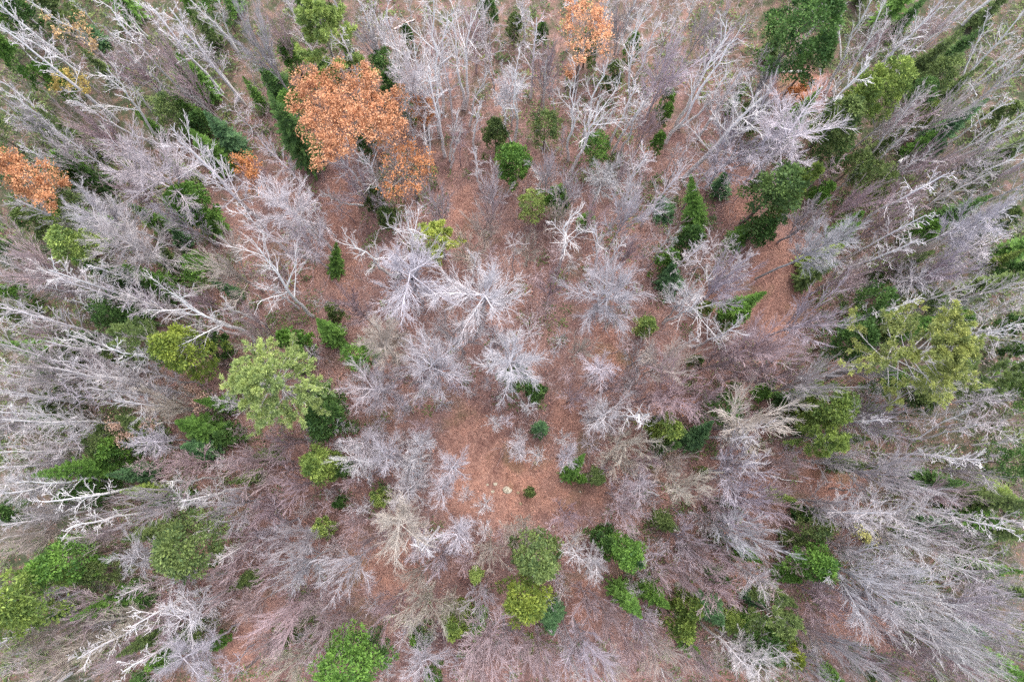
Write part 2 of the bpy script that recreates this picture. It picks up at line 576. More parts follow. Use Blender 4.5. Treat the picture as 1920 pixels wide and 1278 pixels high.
# ------------------------------------------------------------------ evergreens
def fir_meshes(h, R, g):
    """Spruce or fir: whorls of flat boughs along a straight stem."""
    T, TR = stem(np.array((0, 0, h * 0.97)), 0.010 * h + 0.02, 0.008, g, 0.01)
    p, d, nn, l, w, tt = [], [], [], [], [], []
    z = h * 0.08
    while z < h * 0.985:
        q = (h - z) / (h * 0.92)
        rad = R * q ** 0.85
        for b in range(int(g.integers(6, 9))):
            a = g.uniform(0, 2 * math.pi)
            rb = rad * g.uniform(0.75, 1.12) + 0.04
            up = math.radians(-14 + 62 * (1 - q) ** 1.6 + g.normal(0, 6))
            ax = np.array((math.cos(a) * math.cos(up), math.sin(a) * math.cos(up), math.sin(up)))
            side = np.array((-math.sin(a), math.cos(a), 0.0))
            nrm = np.cross(ax, side)
            shade = g.beta(2, 2)
            k = max(3, int(rb / 0.085))
            for j in range(k):
                u = (j + 0.6) / k
                pos = ax * (rb * u) + np.array((0, 0, z + 0.10 * rb * u * u))
                for s in (-1, 1):
                    an = math.radians(48 - 22 * u) * s
                    dd = ax * math.cos(an) + side * math.sin(an) + nrm * g.normal(0.05, 0.18)
                    p.append(pos)
                    d.append(dd)
                    nn.append(nrm + side * g.normal(0, 0.35) + ax * g.normal(0, 0.3))
                    ll = (0.34 * (1 - u) + 0.13) * (0.35 + 0.65 * min(1, rb / 1.0)) * g.uniform(0.8, 1.25)
                    l.append(ll)
                    w.append(ll * g.uniform(0.32, 0.5))
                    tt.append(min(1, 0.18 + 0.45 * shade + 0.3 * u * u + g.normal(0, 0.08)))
        z += h * 0.022 + 0.055
    p, d, nn = np.array(p), unit(np.array(d)), unit(np.array(nn))
    V, F = blades(p, d, nn, np.array(l), np.array(w))
    return tubes(T, TR, 5), (V, F), np.clip(np.array(tt), 0, 1)


def cedar_meshes(h, R, g, lumps=34, dense=120, base=0.4, blunt=2.2):
    """Cedar or hemlock: a dense dome of rounded tufts."""
    T, TR = stem(np.array((0, 0, h * 0.9)), 0.012 * h + 0.03, 0.02, g, 0.02)
    base = base if R > 1 else 0.12
    ps, ds, ns, ls, tt = [], [], [], [], []
    for i in range(lumps):
        q = g.random() ** 0.75                # 0 at the foot, 1 at the top
        z = h * (base + (0.97 - base) * q)
        rad = R * (1 - q ** blunt) ** 0.5
        a = i * 2.399963 + g.normal(0, 0.25)
        rr = rad * (g.uniform(0.5, 0.9) if g.random() < 0.8 else g.uniform(0.9, 1.15))
        c = np.array((math.cos(a) * rr, math.sin(a) * rr, z))
        lr = R * g.uniform(0.15, 0.40)
        v = unit(g.normal(size=(dense, 3)) + np.array((math.cos(a) * 0.5, math.sin(a) * 0.5, 0.75)))
        P = c + v * lr * g.uniform(0.45, 1.0, (dense, 1)) * np.array((1, 1, 0.8))
        ps.append(P)
        ds.append(unit(v + 0.6 * g.normal(size=v.shape) + np.array((0, 0, 0.1))))
        ns.append(unit(v * 0.6 + g.normal(size=v.shape)))
        ls.append(g.uniform(0.12, 0.24, dense) * (0.55 + 0.3 * min(R, 2.2)))
        tt.append(np.clip(g.beta(1.4, 1.4) * 0.75 + g.normal(0.12, 0.16, dense), 0, 1))
    P, D, N, L = map(np.concatenate, (ps, ds, ns, ls))
    V, F = blades(P, D, N, L, L * g.uniform(0.35, 0.6, len(L)))
    return tubes(T, TR, 6), (V, F), np.concatenate(tt)


def pine_meshes(h, R, g, boughs=34, low=0.42, gap=0.0, tufts=1.0):
    """White pine: grey boughs in loose whorls, ending in soft needle tufts."""
    T, TR = stem(np.array((g.normal(0, 0.2), g.normal(0, 0.2), h * 0.97)), 0.011 * h + 0.04, 0.02, g, 0.02)
    q = np.sort(g.uniform(0, 1, boughs)) ** 0.9
    z = h * (low + (0.97 - low) * q)
    a = np.arange(boughs) * 2.3999 + g.normal(0, 0.35, boughs)
    ln = R * (1 - q ** 1.7) ** 0.6 * g.uniform(0.7, 1.15, boughs) + 0.25
    up = np.radians(4 + 52 * q ** 1.5 + g.normal(0, 7, boughs))
    m = 6
    P = np.empty((boughs, m, 3))
    ti = np.clip(z / (h * 0.97), 0, 0.999) * (T.shape[1] - 1)
    i0 = ti.astype(int)
    P[:, 0] = T[0, i0] * (1 - (ti - i0))[:, None] + T[0, i0 + 1] * (ti - i0)[:, None]
    d = np.stack((np.cos(a) * np.cos(up), np.sin(a) * np.cos(up), np.sin(up)), 1)
    for j in range(1, m):
        d = unit(d + g.normal(0, 0.07, (boughs, 3)) + np.array((0, 0, 0.07)))
        P[:, j] = P[:, j - 1] + d * (ln / (m - 1))[:, None]
    PR = np.maximum(0.03 * (ln / 2.5), 0.018)[:, None] * np.linspace(1, 0.35, m)
    L2, R2, l2 = spawn(P, PR, 9, 0.3 + gap, 1.0, (28, 55), ln * 0.27, g, 0.1, 0.06, 4, 0.6, 0.010, 0.6, 0.35)
    ends = np.concatenate((L2, P[:, 2:]), 0)
    shade = np.concatenate((np.repeat(g.beta(2, 2, boughs), 9), g.beta(2, 2, boughs)))
    k = int(8 * tufts)
    N = len(ends)
    t = g.uniform(0.35, 1.0, (N, k)) ** 0.8 * 2.999
    ii = t.astype(int)
    uu = (t - ii)[..., None]
    pos = (ends[np.arange(N)[:, None], ii] * (1 - uu) + ends[np.arange(N)[:, None], ii + 1] * uu).reshape(-1, 3)
    tan = unit(ends[:, 3] - ends[:, 1])
    tan = np.repeat(tan, k, 0)
    sh = np.repeat(shade, k)
    rep = 7
    pos, tan, sh = (np.repeat(x, rep, 0) for x in (pos, tan, sh))
    n = len(pos)
    dd = unit(tan * 0.8 + g.normal(size=(n, 3)) * 0.75 + np.array((0, 0, 0.35)))
    L = g.uniform(0.13, 0.26, n)
    V, F = blades(pos + g.normal(0, 0.035, (n, 3)), dd, unit(g.normal(size=(n, 3)) + np.array((0, 0, 0.6))), L, L * g.uniform(0.13, 0.26, n))
    tint = np.clip(sh * 0.65 + np.repeat(g.normal(0.2, 0.15, n // rep), rep), 0, 1)
    return tubes(T, TR, 6), merge([tubes(P, PR, 4), tubes(L2, R2, 3)]), (V, F), tint


GREEN = {'m': ('green', (0.095, 0.165, 0.062)), 'd': ('dark green', (0.075, 0.155, 0.052)), 'g': ('green', (0.115, 0.235, 0.058)), 'b': ('bluish green', (0.085, 0.18, 0.095)),
         'y': ('yellow-green', (0.175, 0.255, 0.075)), 'o': ('olive green', (0.125, 0.185, 0.075)),
         'l': ('light green', (0.25, 0.35, 0.125)), 'G': ('golden green', (0.18, 0.24, 0.055))}


def fir(base, top, rpx, col, label=None):
    b, t = stand_from(base, top, 2.0, 14.0)
    h = float(t[2] - b[2])
    rad = rpx / FPX * (CAM_H - h * 0.4)
    size = 'tall' if h > 7.5 else 'mid-sized' if h > 4.2 else 'small'
    i = RND.randrange(4)
    key = ('fir', size, i)
    if key not in PROTO:
        hh, R = {'tall': (10, 1.6), 'mid-sized': (6, 1.1), 'small': (3, 0.75)}[size]
        tr, cr, ti = fir_meshes(hh, R, np.random.default_rng(300 + i + len(size) * 10))
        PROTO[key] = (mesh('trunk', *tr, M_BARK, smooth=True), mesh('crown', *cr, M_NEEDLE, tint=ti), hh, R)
    tm, cm, h0, r0 = PROTO[key]
    word, c = GREEN[col]
    o = thing('fir_tree', 'tree', 'firs among the bare trees', tuple(b - np.array((0, 0, 0.05))), f'{size} {word} pointed fir',
              ((base[0] + top[0]) / 2, (base[1] + top[1]) / 2), label, RND.uniform(0, 6.28), (rad / r0, rad / r0, h / h0))
    # the stem leans with the tip where the photo shows it leaning
    v = t - b
    sx, sy = v[0] / h, v[1] / h
    o.rotation_mode = 'ZYX'
    o.rotation_euler = (-math.atan(sy), math.atan(sx), RND.uniform(0, 6.28))
    obj('trunk', tm, o, (0.22, 0.17, 0.14))
    obj('crown', cm, o, vary(c, 0.12))
    return o


def fir_at(px, py, rpx, col, h=None, label=None):
    h = h or min(9.0, 2.2 + rpx * 0.17) * RND.uniform(0.9, 1.1)
    p = at(px, py, h * 0.5)
    base = pix((p[0], p[1], 0))
    top = pix((p[0], p[1], h))
    return fir(base, top, rpx, col, label)


def cedar(px, py, rpx, col, h=None, label=None, unique=False, blunt=2.2, name='cedar_tree'):
    if not unique and label is None and rpx < 31 and RND.random() < 0.6 and not (500 < px < 1400 and py < 800):
        return fir_at(px, py, rpx * 1.1, col)
    h = h or min(10.0, 2.2 + rpx * 0.11)
    p = at(px, py, h * 0.72)
    rad = rpx / FPX * (CAM_H - h * 0.72)
    i = RND.randrange(4)
    key = ('cedar', 'u', px, py) if unique else ('cedar', rpx > 28, i)
    if key not in PROTO:
        hh, R = (h, rad) if unique else ((8, 1.4) if rpx > 28 else (4, 0.75))
        g = np.random.default_rng(500 + i + int(px) * 3)
        tr, cr, ti = cedar_meshes(hh, R, g, *((74, 100) if unique else (48, 84)), blunt=blunt)
        PROTO[key] = (mesh('trunk', *tr, M_BARK, smooth=True), mesh('crown', *cr, M_NEEDLE, tint=ti), hh, R)
    tm, cm, h0, r0 = PROTO[key]
    word, c = GREEN[col]
    size = 'large' if rpx > 42 else 'mid-sized' if rpx > 24 else 'small'
    o = thing(name, 'tree', 'rounded evergreens', (p[0], p[1], ground_z(p[0], p[1]) - 0.05), f'{size} {word} rounded cedar',
              (px, py), label, RND.uniform(0, 6.28), (rad / r0, rad / r0, h / h0))
    obj('trunk', tm, o, (0.22, 0.17, 0.14))
    obj('crown', cm, o, vary(c, 0.06))
    return o


def pine(px, py, rpx, col, h, label, seed, shade=None, **kw):
    p = at(px, py, h * 0.75)
    rad = rpx / FPX * (CAM_H - h * 0.75)
    tr, br, cr, ti = pine_meshes(h, rad, np.random.default_rng(seed), **kw)
    word, c = GREEN[col]
    c = shade or c
    o = thing('pine_tree', 'tree', 'soft white pines', (p[0], p[1], ground_z(p[0], p[1]) - 0.05), f'{word} soft pine', (px, py), label)
    obj('trunk', mesh('trunk', *tr, M_BARK, smooth=True), o, (0.33, 0.30, 0.28))
    obj('boughs', mesh('boughs', *br, M_TWIG, smooth=True), o, (0.46, 0.44, 0.42))
    obj('crown', mesh('crown', *cr, M_NEEDLE, tint=ti), o, c)
    return o


def oak(lobes, h, color, label, seed, foot=None, leaf=1.0, twig=(0.42, 0.36, 0.33)):
    """A tree still in dry leaf: limbs run to each lobe (photo pixels x, y, radius), twigs and leaves fill the lobe."""
    g = np.random.default_rng(seed)
    cx = sum(x * r * r for x, y, r in lobes) / sum(r * r for x, y, r in lobes)
    cy = sum(y * r * r for x, y, r in lobes) / sum(r * r for x, y, r in lobes)
    f = foot or (cx, cy)
    b = at(*f, h * 0.7)
    b[2] = ground_z(b[0], b[1]) - 0.05
    v = np.array((0.0, 0.0, h * 0.6))
    T, TR = stem(v, 0.013 * h + 0.03, 0.05, g, 0.03)
    limbs, lr_, leaves, twigs = [], [], [], []
    P, D, N, L, TT = [], [], [], [], []
    for x, y, r in lobes:
        z = h * g.uniform(0.74, 0.92)
        c = at(x, y, z) - b
        rad = r / FPX * (CAM_H - z)
        st = T[0, int(g.integers(4, 8))]
        t = np.linspace(0, 1, 6)[:, None]
        ctrl = st * (1 - t) + c * t + np.array((0, 0, 1.0)) * (np.sin(t * math.pi) * -0.25 * rad) + g.normal(0, 0.04, (6, 3)) * t
        lp = ctrl[None]
        lr = np.linspace(0.035 + 0.02 * rad, 0.016, 6)[None]
        limbs.append((lp, lr))
        n = max(5, int(9 * rad))
        L2, R2, l2 = spawn(lp, lr, n, 0.45, 1.0, (25, 80), rad * 1.0, g, 0.15, 0.08, 5, 0.6, 0.014, 0.5, 0.0)
        L3, R3, l3 = spawn(L2, R2, 7, 0.25, 1.0, (25, 60), l2 * 0.5, g, 0.15, 0.05, 3, 0.65, 0.009, 0.6, 0.3)
        twigs += [tubes(L2, R2, 3), tubes(L3, R3, 3)]
        k = max(1, int(round(36 * leaf)))
        u = g.uniform(0.2, 1.05, (len(L3), k, 1))
        pos = (L3[:, None, 0] * (1 - u) + L3[:, None, 2] * u).reshape(-1, 3) + g.normal(0, 0.06, (len(L3) * k, 3))
        pos = pos[np.linalg.norm((pos - c) * (1, 1, 0.8), axis=1) < rad * g.uniform(0.85, 1.2, len(pos))]
        e = int(520 * rad * rad * leaf)           # leaves on shoots too fine to draw
        q = unit(g.normal(size=(e, 3))) * (rad * g.uniform(0.2, 1, (e, 1)) ** 0.5) * (1, 1, 0.55) + c
        pos = np.concatenate((pos, q + 0.06 * np.sin(q[:, [1, 2, 0]] * 9)))
        P.append(pos)
        TT.append(np.clip(g.normal(0.1, 0.08) + g.beta(2, 2.2, len(pos)), 0, 1))
    P = np.concatenate(P)
    n = len(P)
    d = unit(g.normal(size=(n, 3)) + np.array((0, 0, -0.2)))
    nn = unit(g.normal(size=(n, 3)) + np.array((0, 0, 0.8)))
    ll = g.uniform(0.085, 0.145, n)
    V, F = blades(P, d, nn, ll, ll * g.uniform(0.5, 0.75, n))
    o = thing('oak_tree', 'tree', 'oaks in orange leaf', tuple(b), 'orange-leaved oak', (cx, cy), label)
    obj('trunk', mesh('trunk', *tubes(T, TR, 7), M_BARK, smooth=True), o, (0.30, 0.26, 0.24))
    for lp, lr in limbs:
        obj('limb', mesh('limb', *tubes(lp, lr, 5), M_BARK, smooth=True), o, (0.36, 0.32, 0.30))
    obj('twigs', mesh('twigs', *merge(twigs), M_TWIG, smooth=True), o, twig)['kind'] = 'stuff'
    obj('crown', mesh('crown', V, F, M_LEAF, tint=np.concatenate(TT)), o, color)
    return o

# ------------------------------------------------------------------ low growth and small things on the floor
def scatter(n, margin, accept):
    out = []
    while len(out) < n:
        px, py = RND.uniform(-margin, 1920 + margin), RND.uniform(-margin, 1278 + margin)
        if RND.random() < accept(px, py):
            out.append((px, py))
    return out


def build_undergrowth():
    """Knee to head high shoots in their thousands: one mass."""
    temps = []
    for i in range(6):
        g = np.random.default_rng(60 + i)
        T, TR = stem(np.array((0.0, 0.0, 1.8)), 0.014, 0.008, g, 0.06, 3)
        L1, R1, l1 = spawn(T, TR, 6, 0.15, 1.0, (20, 62), 1.0, g, 0.1, 0.06, 3, 0.8, 0.0085, 0.7, 0.3, even=True)
        L2, R2, l2 = spawn(L1, R1, 3, 0.2, 1.0, (20, 50), l1 * 0.6, g, 0.1, 0.02, 2, 0.9, 0.0075, 0.8, 0.3)
        temps.append(merge([tubes(T, TR, 3), tubes(L1, R1, 3), tubes(L2, R2, 3)]))
    parts, tint = [], []
    for px, py in scatter(2500, 90, lambda x, y: 0.0 if openness(x, y) > (0.45 if 1380 < x < 1520 else 0.62) else 0.9 if y > 300 else 0.75):
        V, F = temps[RND.randrange(6)]
        p = at(px, py)
        s, a = RND.uniform(0.55, 1.6), RND.uniform(0, 6.28)
        ca, sa = math.cos(a) * s, math.sin(a) * s
        W = np.stack((V[:, 0] * ca - V[:, 1] * sa + p[0], V[:, 0] * sa + V[:, 1] * ca + p[1], V[:, 2] * s + ground_z(p[0], p[1]) - 0.03), 1)
        parts.append((W, F))
        tint.append(np.full(len(F), min(1, max(0, RND.gauss(0.5, 0.25)))))
    V, F = merge(parts)
    o = obj('undergrowth', mesh('undergrowth', V, F, M_SHOOT, tint=np.concatenate(tint)), color=(0.43, 0.345, 0.345))
    o['kind'] = 'stuff'
    o['label'] = 'thin leafless pinkish shoots and brush growing between the trees'


def build_ground_cover():
    """Low evergreen seedlings and moss in drifts under the trees at the sides."""
    def dens(x, y):
        if openness(x, y) > 0.2:
            return 0
        side = min(1, abs(x - 940) / 900)
        n = math.sin(x * 0.013 + 2 * math.sin(y * 0.011)) + math.sin(y * 0.017 + 1.7 * math.sin(x * 0.009 + 1))
        return max(0.02, (0.10 + 0.9 * side ** 1.3 + (0.3 if y < 420 else 0)) * (n > -0.15 - 0.8 * side))
    P, D, N, L, TT = [], [], [], [], []
    for px, py in scatter(4200, 60, dens):
        p = at(px, py)
        k = RND.randint(16, 36)
        r, hh = RND.uniform(0.3, 0.9), RND.uniform(0.1, 0.7)
        q = rng.uniform(0, 1, k)
        a = rng.uniform(0, 6.28, k)
        rr = r * (1 - q) * rng.uniform(0.4, 1, k)
        P.append(np.stack((p[0] + np.cos(a) * rr, p[1] + np.sin(a) * rr, ground_z(p[0], p[1]) + 0.05 + hh * q), 1))
        D.append(np.stack((np.cos(a), np.sin(a), rng.normal(0.25, 0.3, k)), 1))
        N.append(rng.normal(0, 0.4, (k, 3)) + (0, 0, 1))
        L.append(rng.uniform(0.10, 0.24, k))
        TT.append(np.clip(RND.gauss(0.4, 0.22) + rng.normal(0, 0.12, k), 0, 1))
    P, L = np.concatenate(P), np.concatenate(L)
    V, F = blades(P, unit(np.concatenate(D)), unit(np.concatenate(N)), L, L * 0.45)
    o = obj('ground_cover', mesh('ground_cover', V, F, M_NEEDLE, tint=np.concatenate(TT)), color=(0.145, 0.205, 0.085))
    o['kind'] = 'stuff'
    o['label'] = 'low green seedlings and moss in drifts on the forest floor'


def rock(px, py, rpx, label, flat=0.6, color=(1, 1, 1)):
    """A weathered boulder: a lumpy closed block with broken facets, half sunk in the leaves."""
    g = np.random.default_rng(int(px * 3 + py))
    p = at(px, py, 0.1)
    r = rpx / FPX * CAM_H
    n, m = 12, 8
    th = np.linspace(0.02, math.pi - 0.02, m)
    ph = np.arange(n) * 2 * math.pi / n
    Dv = np.stack((np.sin(th)[:, None] * np.cos(ph), np.sin(th)[:, None] * np.sin(ph), np.cos(th)[:, None] * np.ones(n)), -1)
    rad = np.ones((m, n))
    for i in range(9):
        c = unit(g.normal(size=3))
        rad = np.minimum(rad, g.uniform(0.62, 0.9) / np.maximum((Dv * c).sum(-1), 0.05))
    V = Dv * rad[..., None] * np.array((g.uniform(0.9, 1.25), g.uniform(0.75, 1.0), flat)) * r * 1.25 + g.normal(0, 0.02 * r, (m, n, 3))
    idx = np.arange(n * m).reshape(m, n)
    F = np.stack((idx[:-1], idx[1:], np.roll(idx[1:], -1, 1), np.roll(idx[:-1], -1, 1)), -1).reshape(-1, 4)
    o = obj('rock', mesh('rock', V.reshape(-1, 3), F, M_ROCK), color=color)
    o.location = (p[0], p[1], ground_z(p[0], p[1]) + r * flat * 0.12)
    o['category'], o['group'] = 'rock', 'pale rocks on the leaf litter'
    THINGS.append([o, 'pale rock', (px, py), label])


def lying(name, pts, r0, r1, label, color, cat, group=None, z=0.12, stubs=0, mat=None):
    """A fallen log or stick along photo pixels, with broken side stubs."""
    P = np.array([at(x, y, z) for x, y in pts])
    P[:, 2] = ground_z(P[:, 0], P[:, 1]) + z
    b = P[0].copy()
    t = np.linspace(0, len(P) - 1, 9)
    i = np.minimum(t.astype(int), len(P) - 2)
    Q = P[i] * (1 - (t - i))[:, None] + P[i + 1] * (t - i)[:, None] - b
    g = np.random.default_rng(int(pts[0][0]))
    Q[1:-1] += g.normal(0, 0.02, (7, 3))
    R = np.linspace(r0, r1, 9)
    tb = thing(name, cat, group, tuple(b), f'fallen {cat}', pts[0], label)
    obj('stem', mesh('stem', *tubes(Q[None], R[None], 7), mat or M_BIRCH, smooth=True), tb, color)
    if stubs:
        L1, R1, _ = spawn(Q[None], R[None], stubs, 0.3, 1.0, (30, 65), 0.7, g, 0.1, 0.02, 4, 0.6, 0.012, 0.5, 0.2)
        L1[..., 2] = np.maximum(L1[..., 2], -z + 0.03)
        for k in range(stubs):
            obj('branch', mesh('branch', *tubes(L1[k:k + 1], R1[k:k + 1], 4), mat or M_BIRCH, smooth=True), tb, color)


M_ROCK = rock_material()
M_SHOOT = leaf_material('shoot_bark', (0.7, 0.68, 0.68), (1.35, 1.35, 1.35), 0.0)

# ------------------------------------------------------------------ the place
build_ground()
build_litter()
build_undergrowth()
build_ground_cover()

# The photo was surveyed in twelve tiles; their origins in photo pixels, and the tile's pixel size.
TILE = {1: (0, 0), 2: (480, 0), 3: (960, 0), 4: (1420, 0), 5: (0, 420), 6: (480, 420), 7: (960, 420), 8: (1420, 420),
        9: (0, 848), 10: (480, 848), 11: (960, 848), 12: (1420, 848)}
TS = 500 / 1486


def px_of(tile, x, y):
    return TILE[tile][0] + float(x) * TS, TILE[tile][1] + float(y) * TS


def rows(text):
    return [e.split() for e in text.replace('\n', ';').split(';') if e.strip()]


# --- landmark evergreens, oaks and pines, each with its own label
def P_(t, x, y, r, col, h, label, seed, **kw):
    return pine(*px_of(t, x, y), r * TS, col, h, label, seed, **kw)


P_(2, 360, 165, 200, 'l', 13.5, 'bushy light green pine just behind the big orange oak', 3, boughs=46, low=0.42, tufts=1.4)
P_(6, 85, 895, 275, 'l', 14.0, 'broad pale green pine beside the golden round cedar', 4, boughs=52, low=0.45, tufts=1.4, shade=(0.27, 0.36, 0.155))
P_(6, 1010, 55, 100, 'l', 8.0, 'small bright lime-green pine standing alone among pale crowns', 5, boughs=24, low=0.5, shade=(0.36, 0.44, 0.13))
P_(8, 895, 760, 350, 'y', 14.5, 'large ragged yellow-green pine with bare grey boughs showing through', 6, boughs=56, low=0.48, gap=0.06, tufts=1.4, shade=(0.26, 0.31, 0.12))
P_(8, 1330, 850, 110, 'o', 12.0, 'dim olive pine top beyond the large ragged yellow-green pine', 7, boughs=22, tufts=0.7)
P_(8, 420, 1180, 120, 'y', 10.0, 'feathery yellow-green young pine below the bright hemlock with two tops', 8, boughs=26, tufts=0.8)
P_(12, 150, 930, 125, 'o', 9.0, 'feathery pale olive pine behind a yellow-tipped cedar', 9, boughs=26, tufts=0.7)
P_(5, 790, 620, 135, 'o', 11.0, 'thin faded pine with sparse yellow needles and grey twigs', 10, boughs=26, tufts=0.5)


def O_(t, lobes, h, color, label, seed, **kw):
    return oak([(*px_of(t, x, y), r * TS) for x, y, r in lobes], h, color, label, seed, **kw)


OR = (0.52, 0.285, 0.165)
O_(2, [(270, 450, 95), (430, 440, 100), (600, 440, 105), (650, 430, 60), (235, 560, 90), (370, 580, 120), (520, 570, 120), (690, 610, 125),
       (780, 560, 85), (320, 720, 110), (450, 720, 125), (560, 680, 90), (360, 860, 80), (480, 800, 90), (650, 700, 100), (760, 720, 100),
       (460, 350, 48), (330, 920, 45), (800, 500, 45)], 12.0, OR, 'big spreading oak covered in orange leaves', 21, foot=px_of(2, 560, 640))
O_(2, [(720, 830, 85), (830, 800, 75), (880, 890, 95), (950, 880, 75), (760, 930, 90), (890, 1010, 80), (730, 1060, 65), (830, 1060, 60), (960, 960, 60)],
   9.5, (0.50, 0.24, 0.11), 'half bare oak with thin orange leaves and grey twigs below the big oak', 22, leaf=0.26)
O_(2, [(930, 570, 70), (930, 640, 65), (880, 620, 40)], 8.0, (0.48, 0.24, 0.12), 'small orange-leaved oak beside the white birches on the big oak', 23, leaf=0.8)
O_(3, [(330, 100, 85), (420, 60, 95), (500, 110, 85), (340, 200, 80), (430, 190, 90), (510, 220, 75), (400, 280, 70), (350, 20, 70), (470, 20, 70), (530, 290, 45),
       (370, 330, 40)], 12.0, OR, 'tall orange-leaved oak at the top edge with grey twigs showing through', 24, leaf=0.42)
O_(3, [(320, 390, 45)], 4.0, OR, 'tiny orange-leaved oak seedling under the tall top-edge oak', 25)
O_(1, [(30, 900, 95), (120, 970, 90), (60, 1010, 60), (150, 1040, 90), (250, 960, 85), (310, 1000, 70), (250, 1100, 75), (230, 1060, 70), (-30, 880, 80), (290, 1150, 40)],
   12.0, (0.47, 0.245, 0.13), 'rust-orange oak in three clumps at the left edge of the wood', 26)
O_(1, [(1370, 900, 80), (1410, 950, 50), (1430, 1040, 55)], 7.0, (0.45, 0.22, 0.10), 'small brown-orange oak by the row of dark firs', 27, leaf=0.8)
O_(7, [(960, 1020, 50), (985, 1010, 40)], 3.0, OR, 'tiny orange-leaved oak above the yellow-green hemlock', 28)
O_(4, [(250, 480, 55), (265, 560, 38), (190, 500, 35)], 1.8, (0.42, 0.19, 0.08), 'low orange oak scrub by the fallen log', 29, leaf=0.5)
O_(1, [(420, 120, 70), (480, 200, 60), (350, 180, 60), (520, 280, 40), (250, 90, 40)], 10.0, (0.48, 0.34, 0.18), 'sparse beech keeping a few pale tan leaves', 30, leaf=0.22)
O_(1, [(350, 430, 70), (430, 440, 60), (470, 490, 40), (290, 480, 40)], 6.0, (0.40, 0.32, 0.10), 'thin yellowing bush behind the white birch poles', 31, leaf=0.4)
O_(12, [(640, 470, 60), (560, 430, 50)], 9.0, (0.36, 0.36, 0.14), 'thin yellow-leaved sapling beside the huge grey beech', 32, leaf=0.3)
O_(5, [(1060, 940, 60), (1140, 980, 55), (1110, 1010, 50)], 5.0, (0.46, 0.33, 0.27), 'low tan-leaved beech beside the broad pale green pine', 34, leaf=0.3)
O_(5, [(620, 1110, 60), (680, 1200, 60), (840, 1110, 55)], 5.0, (0.46, 0.33, 0.27), 'low tan-leaved beech among the slim left-hand poles', 35, leaf=0.3)


def C_(t, x, y, r, col, label=None, h=None, unique=False, **kw):
    return cedar(*px_of(t, x, y), r * TS, col, h, label, unique, **kw)


C_(5, 1010, 710, 140, 'G', 'golden round cedar in the left of the wood', 10.5, True, blunt=2.8)
C_(4, 270, 150, 205, 'd', 'big dark green hemlock at the top edge by the log', 12, True)
C_(4, 330, 310, 95, 'd', 'dark lower hemlock in front of the big dark one', 8)
C_(4, 690, 490, 125, 'y', 'yellow-green cedar leaning over the birch feet', 11, True)
C_(4, 560, 570, 95, 'y', 'yellow-green cedar in the middle of its row of three', 10, True)
C_(4, 450, 680, 120, 'o', 'olive green cedar next to the white round crown', 9.5, True)
C_(4, 105, 1070, 150, 'm', 'large round cedar overhanging the leaf-strewn path', 10, True)
C_(4, 220, 1040, 75, 'y', 'yellow-tipped cedar top crowning the path-side round cedar', 10.8)
C_(11, 140, 590, 130, 'o', 'large olive upper half of the two-toned cedar pair', 11, True)
C_(11, 75, 820, 130, 'G', 'golden lower cedar of the two-toned pair', 10, True)
C_(9, 1050, 520, 165, 'o', 'large olive round cedar by the star-shaped white sapling', 10, True)
C_(9, 150, 800, 165, 'y', 'large yellow-green hemlock in the lower left corner', 12, True)
C_(9, 30, 910, 120, 'y', 'yellow-green hemlock on the corner edge', 11, True)
C_(9, 350, 620, 125, 'g', 'green hemlock behind the large corner hemlock', 9.5, True)
C_(9, 560, 650, 85, 'o', 'dim olive hemlock trailing behind the corner clump', 6)
C_(10, 510, 1200, 165, 'g', 'large green cedar at the bottom edge', 10, True)
C_(10, 620, 1110, 90, 'd', 'dark side crown of the bottom-edge cedar', 7)
C_(10, 345, 70, 95, 'y', 'mid-sized yellow-green cedar below the broad pale pine', 8.5, True)
C_(6, 380, 1080, 120, 'd', 'dark green hemlock under the side of the broad pale pine', 6.5, True)
C_(6, 330, 960, 80, 'd', 'dark green hemlock tucked behind the broad pale pine', 5.5)
C_(6, 200, 650, 80, 'g', 'dull green hemlock top behind the broad pale pine', 8)
C_(8, 410, 1020, 130, 'y', 'bright yellow-green hemlock with a long side top', 9.5, True)
C_(8, 290, 1030, 70, 'y', 'short yellow-green spur beside the bright hemlock', 6)
C_(8, 270, 1100, 75, 'd', 'dark shoot below the bright yellow-green hemlock', 4.5)
C_(7, 880, 1140, 78, 'y', 'compact yellow-green hemlock above the big domed grey tree', 7.5, True)
C_(11, 650, 570, 88, 'g', 'rounded green fir with a frosted bluish top', 8, True)
C_(11, 680, 590, 30, 'b', 'frosted bluish tip crowning the rounded green fir', 8.6)
C_(8, 640, 430, 95, 'd', 'dark green hemlock under the curling white birch', 8)
C_(8, 530, 640, 110, 'd', 'dark hemlock beside the ragged yellow pine', 8, True)
C_(8, 940, 440, 90, 'o', 'dull yellowish cedar behind the ragged yellow pine', 7)
C_(2, 1430, 890, 95, 'g', 'round green hemlock at the foot of two white birches', 6, True)
C_(2, 1335, 730, 75, 'o')
C_(1, 360, 1230, 85, 'l', 'light green cedar below the rust-orange oak', 8)
C_(1, 390, 1130, 85, 'o', 'olive cedar just under the rust-orange oak', 8)
C_(1, 1050, 1130, 105, 'g', 'feathery green cedar near the white spreading crowns', 7, True)
C_(1, 15, 270, 70, 'g', 'green cedar on the left edge near the top corner', 9)
C_(5, 420, 120, 105, 'l', 'soft light green cedar under the rust-orange oak', 9, True)
C_(10, 1110, 960, 78, 'y', 'bright yellow-green cedar by the pinkish fan-shaped tree', 6.5, True)
C_(10, 355, 430, 58, 'l', 'small bright green cedar alone on the leaf litter', 4)
C_(10, 680, 255, 52, 'l', 'small light green cedar by the beige spreading crown', 3.5)
C_(10, 458, 283, 34, 'd', 'tiny dark green fir with its bare stem showing', 4)
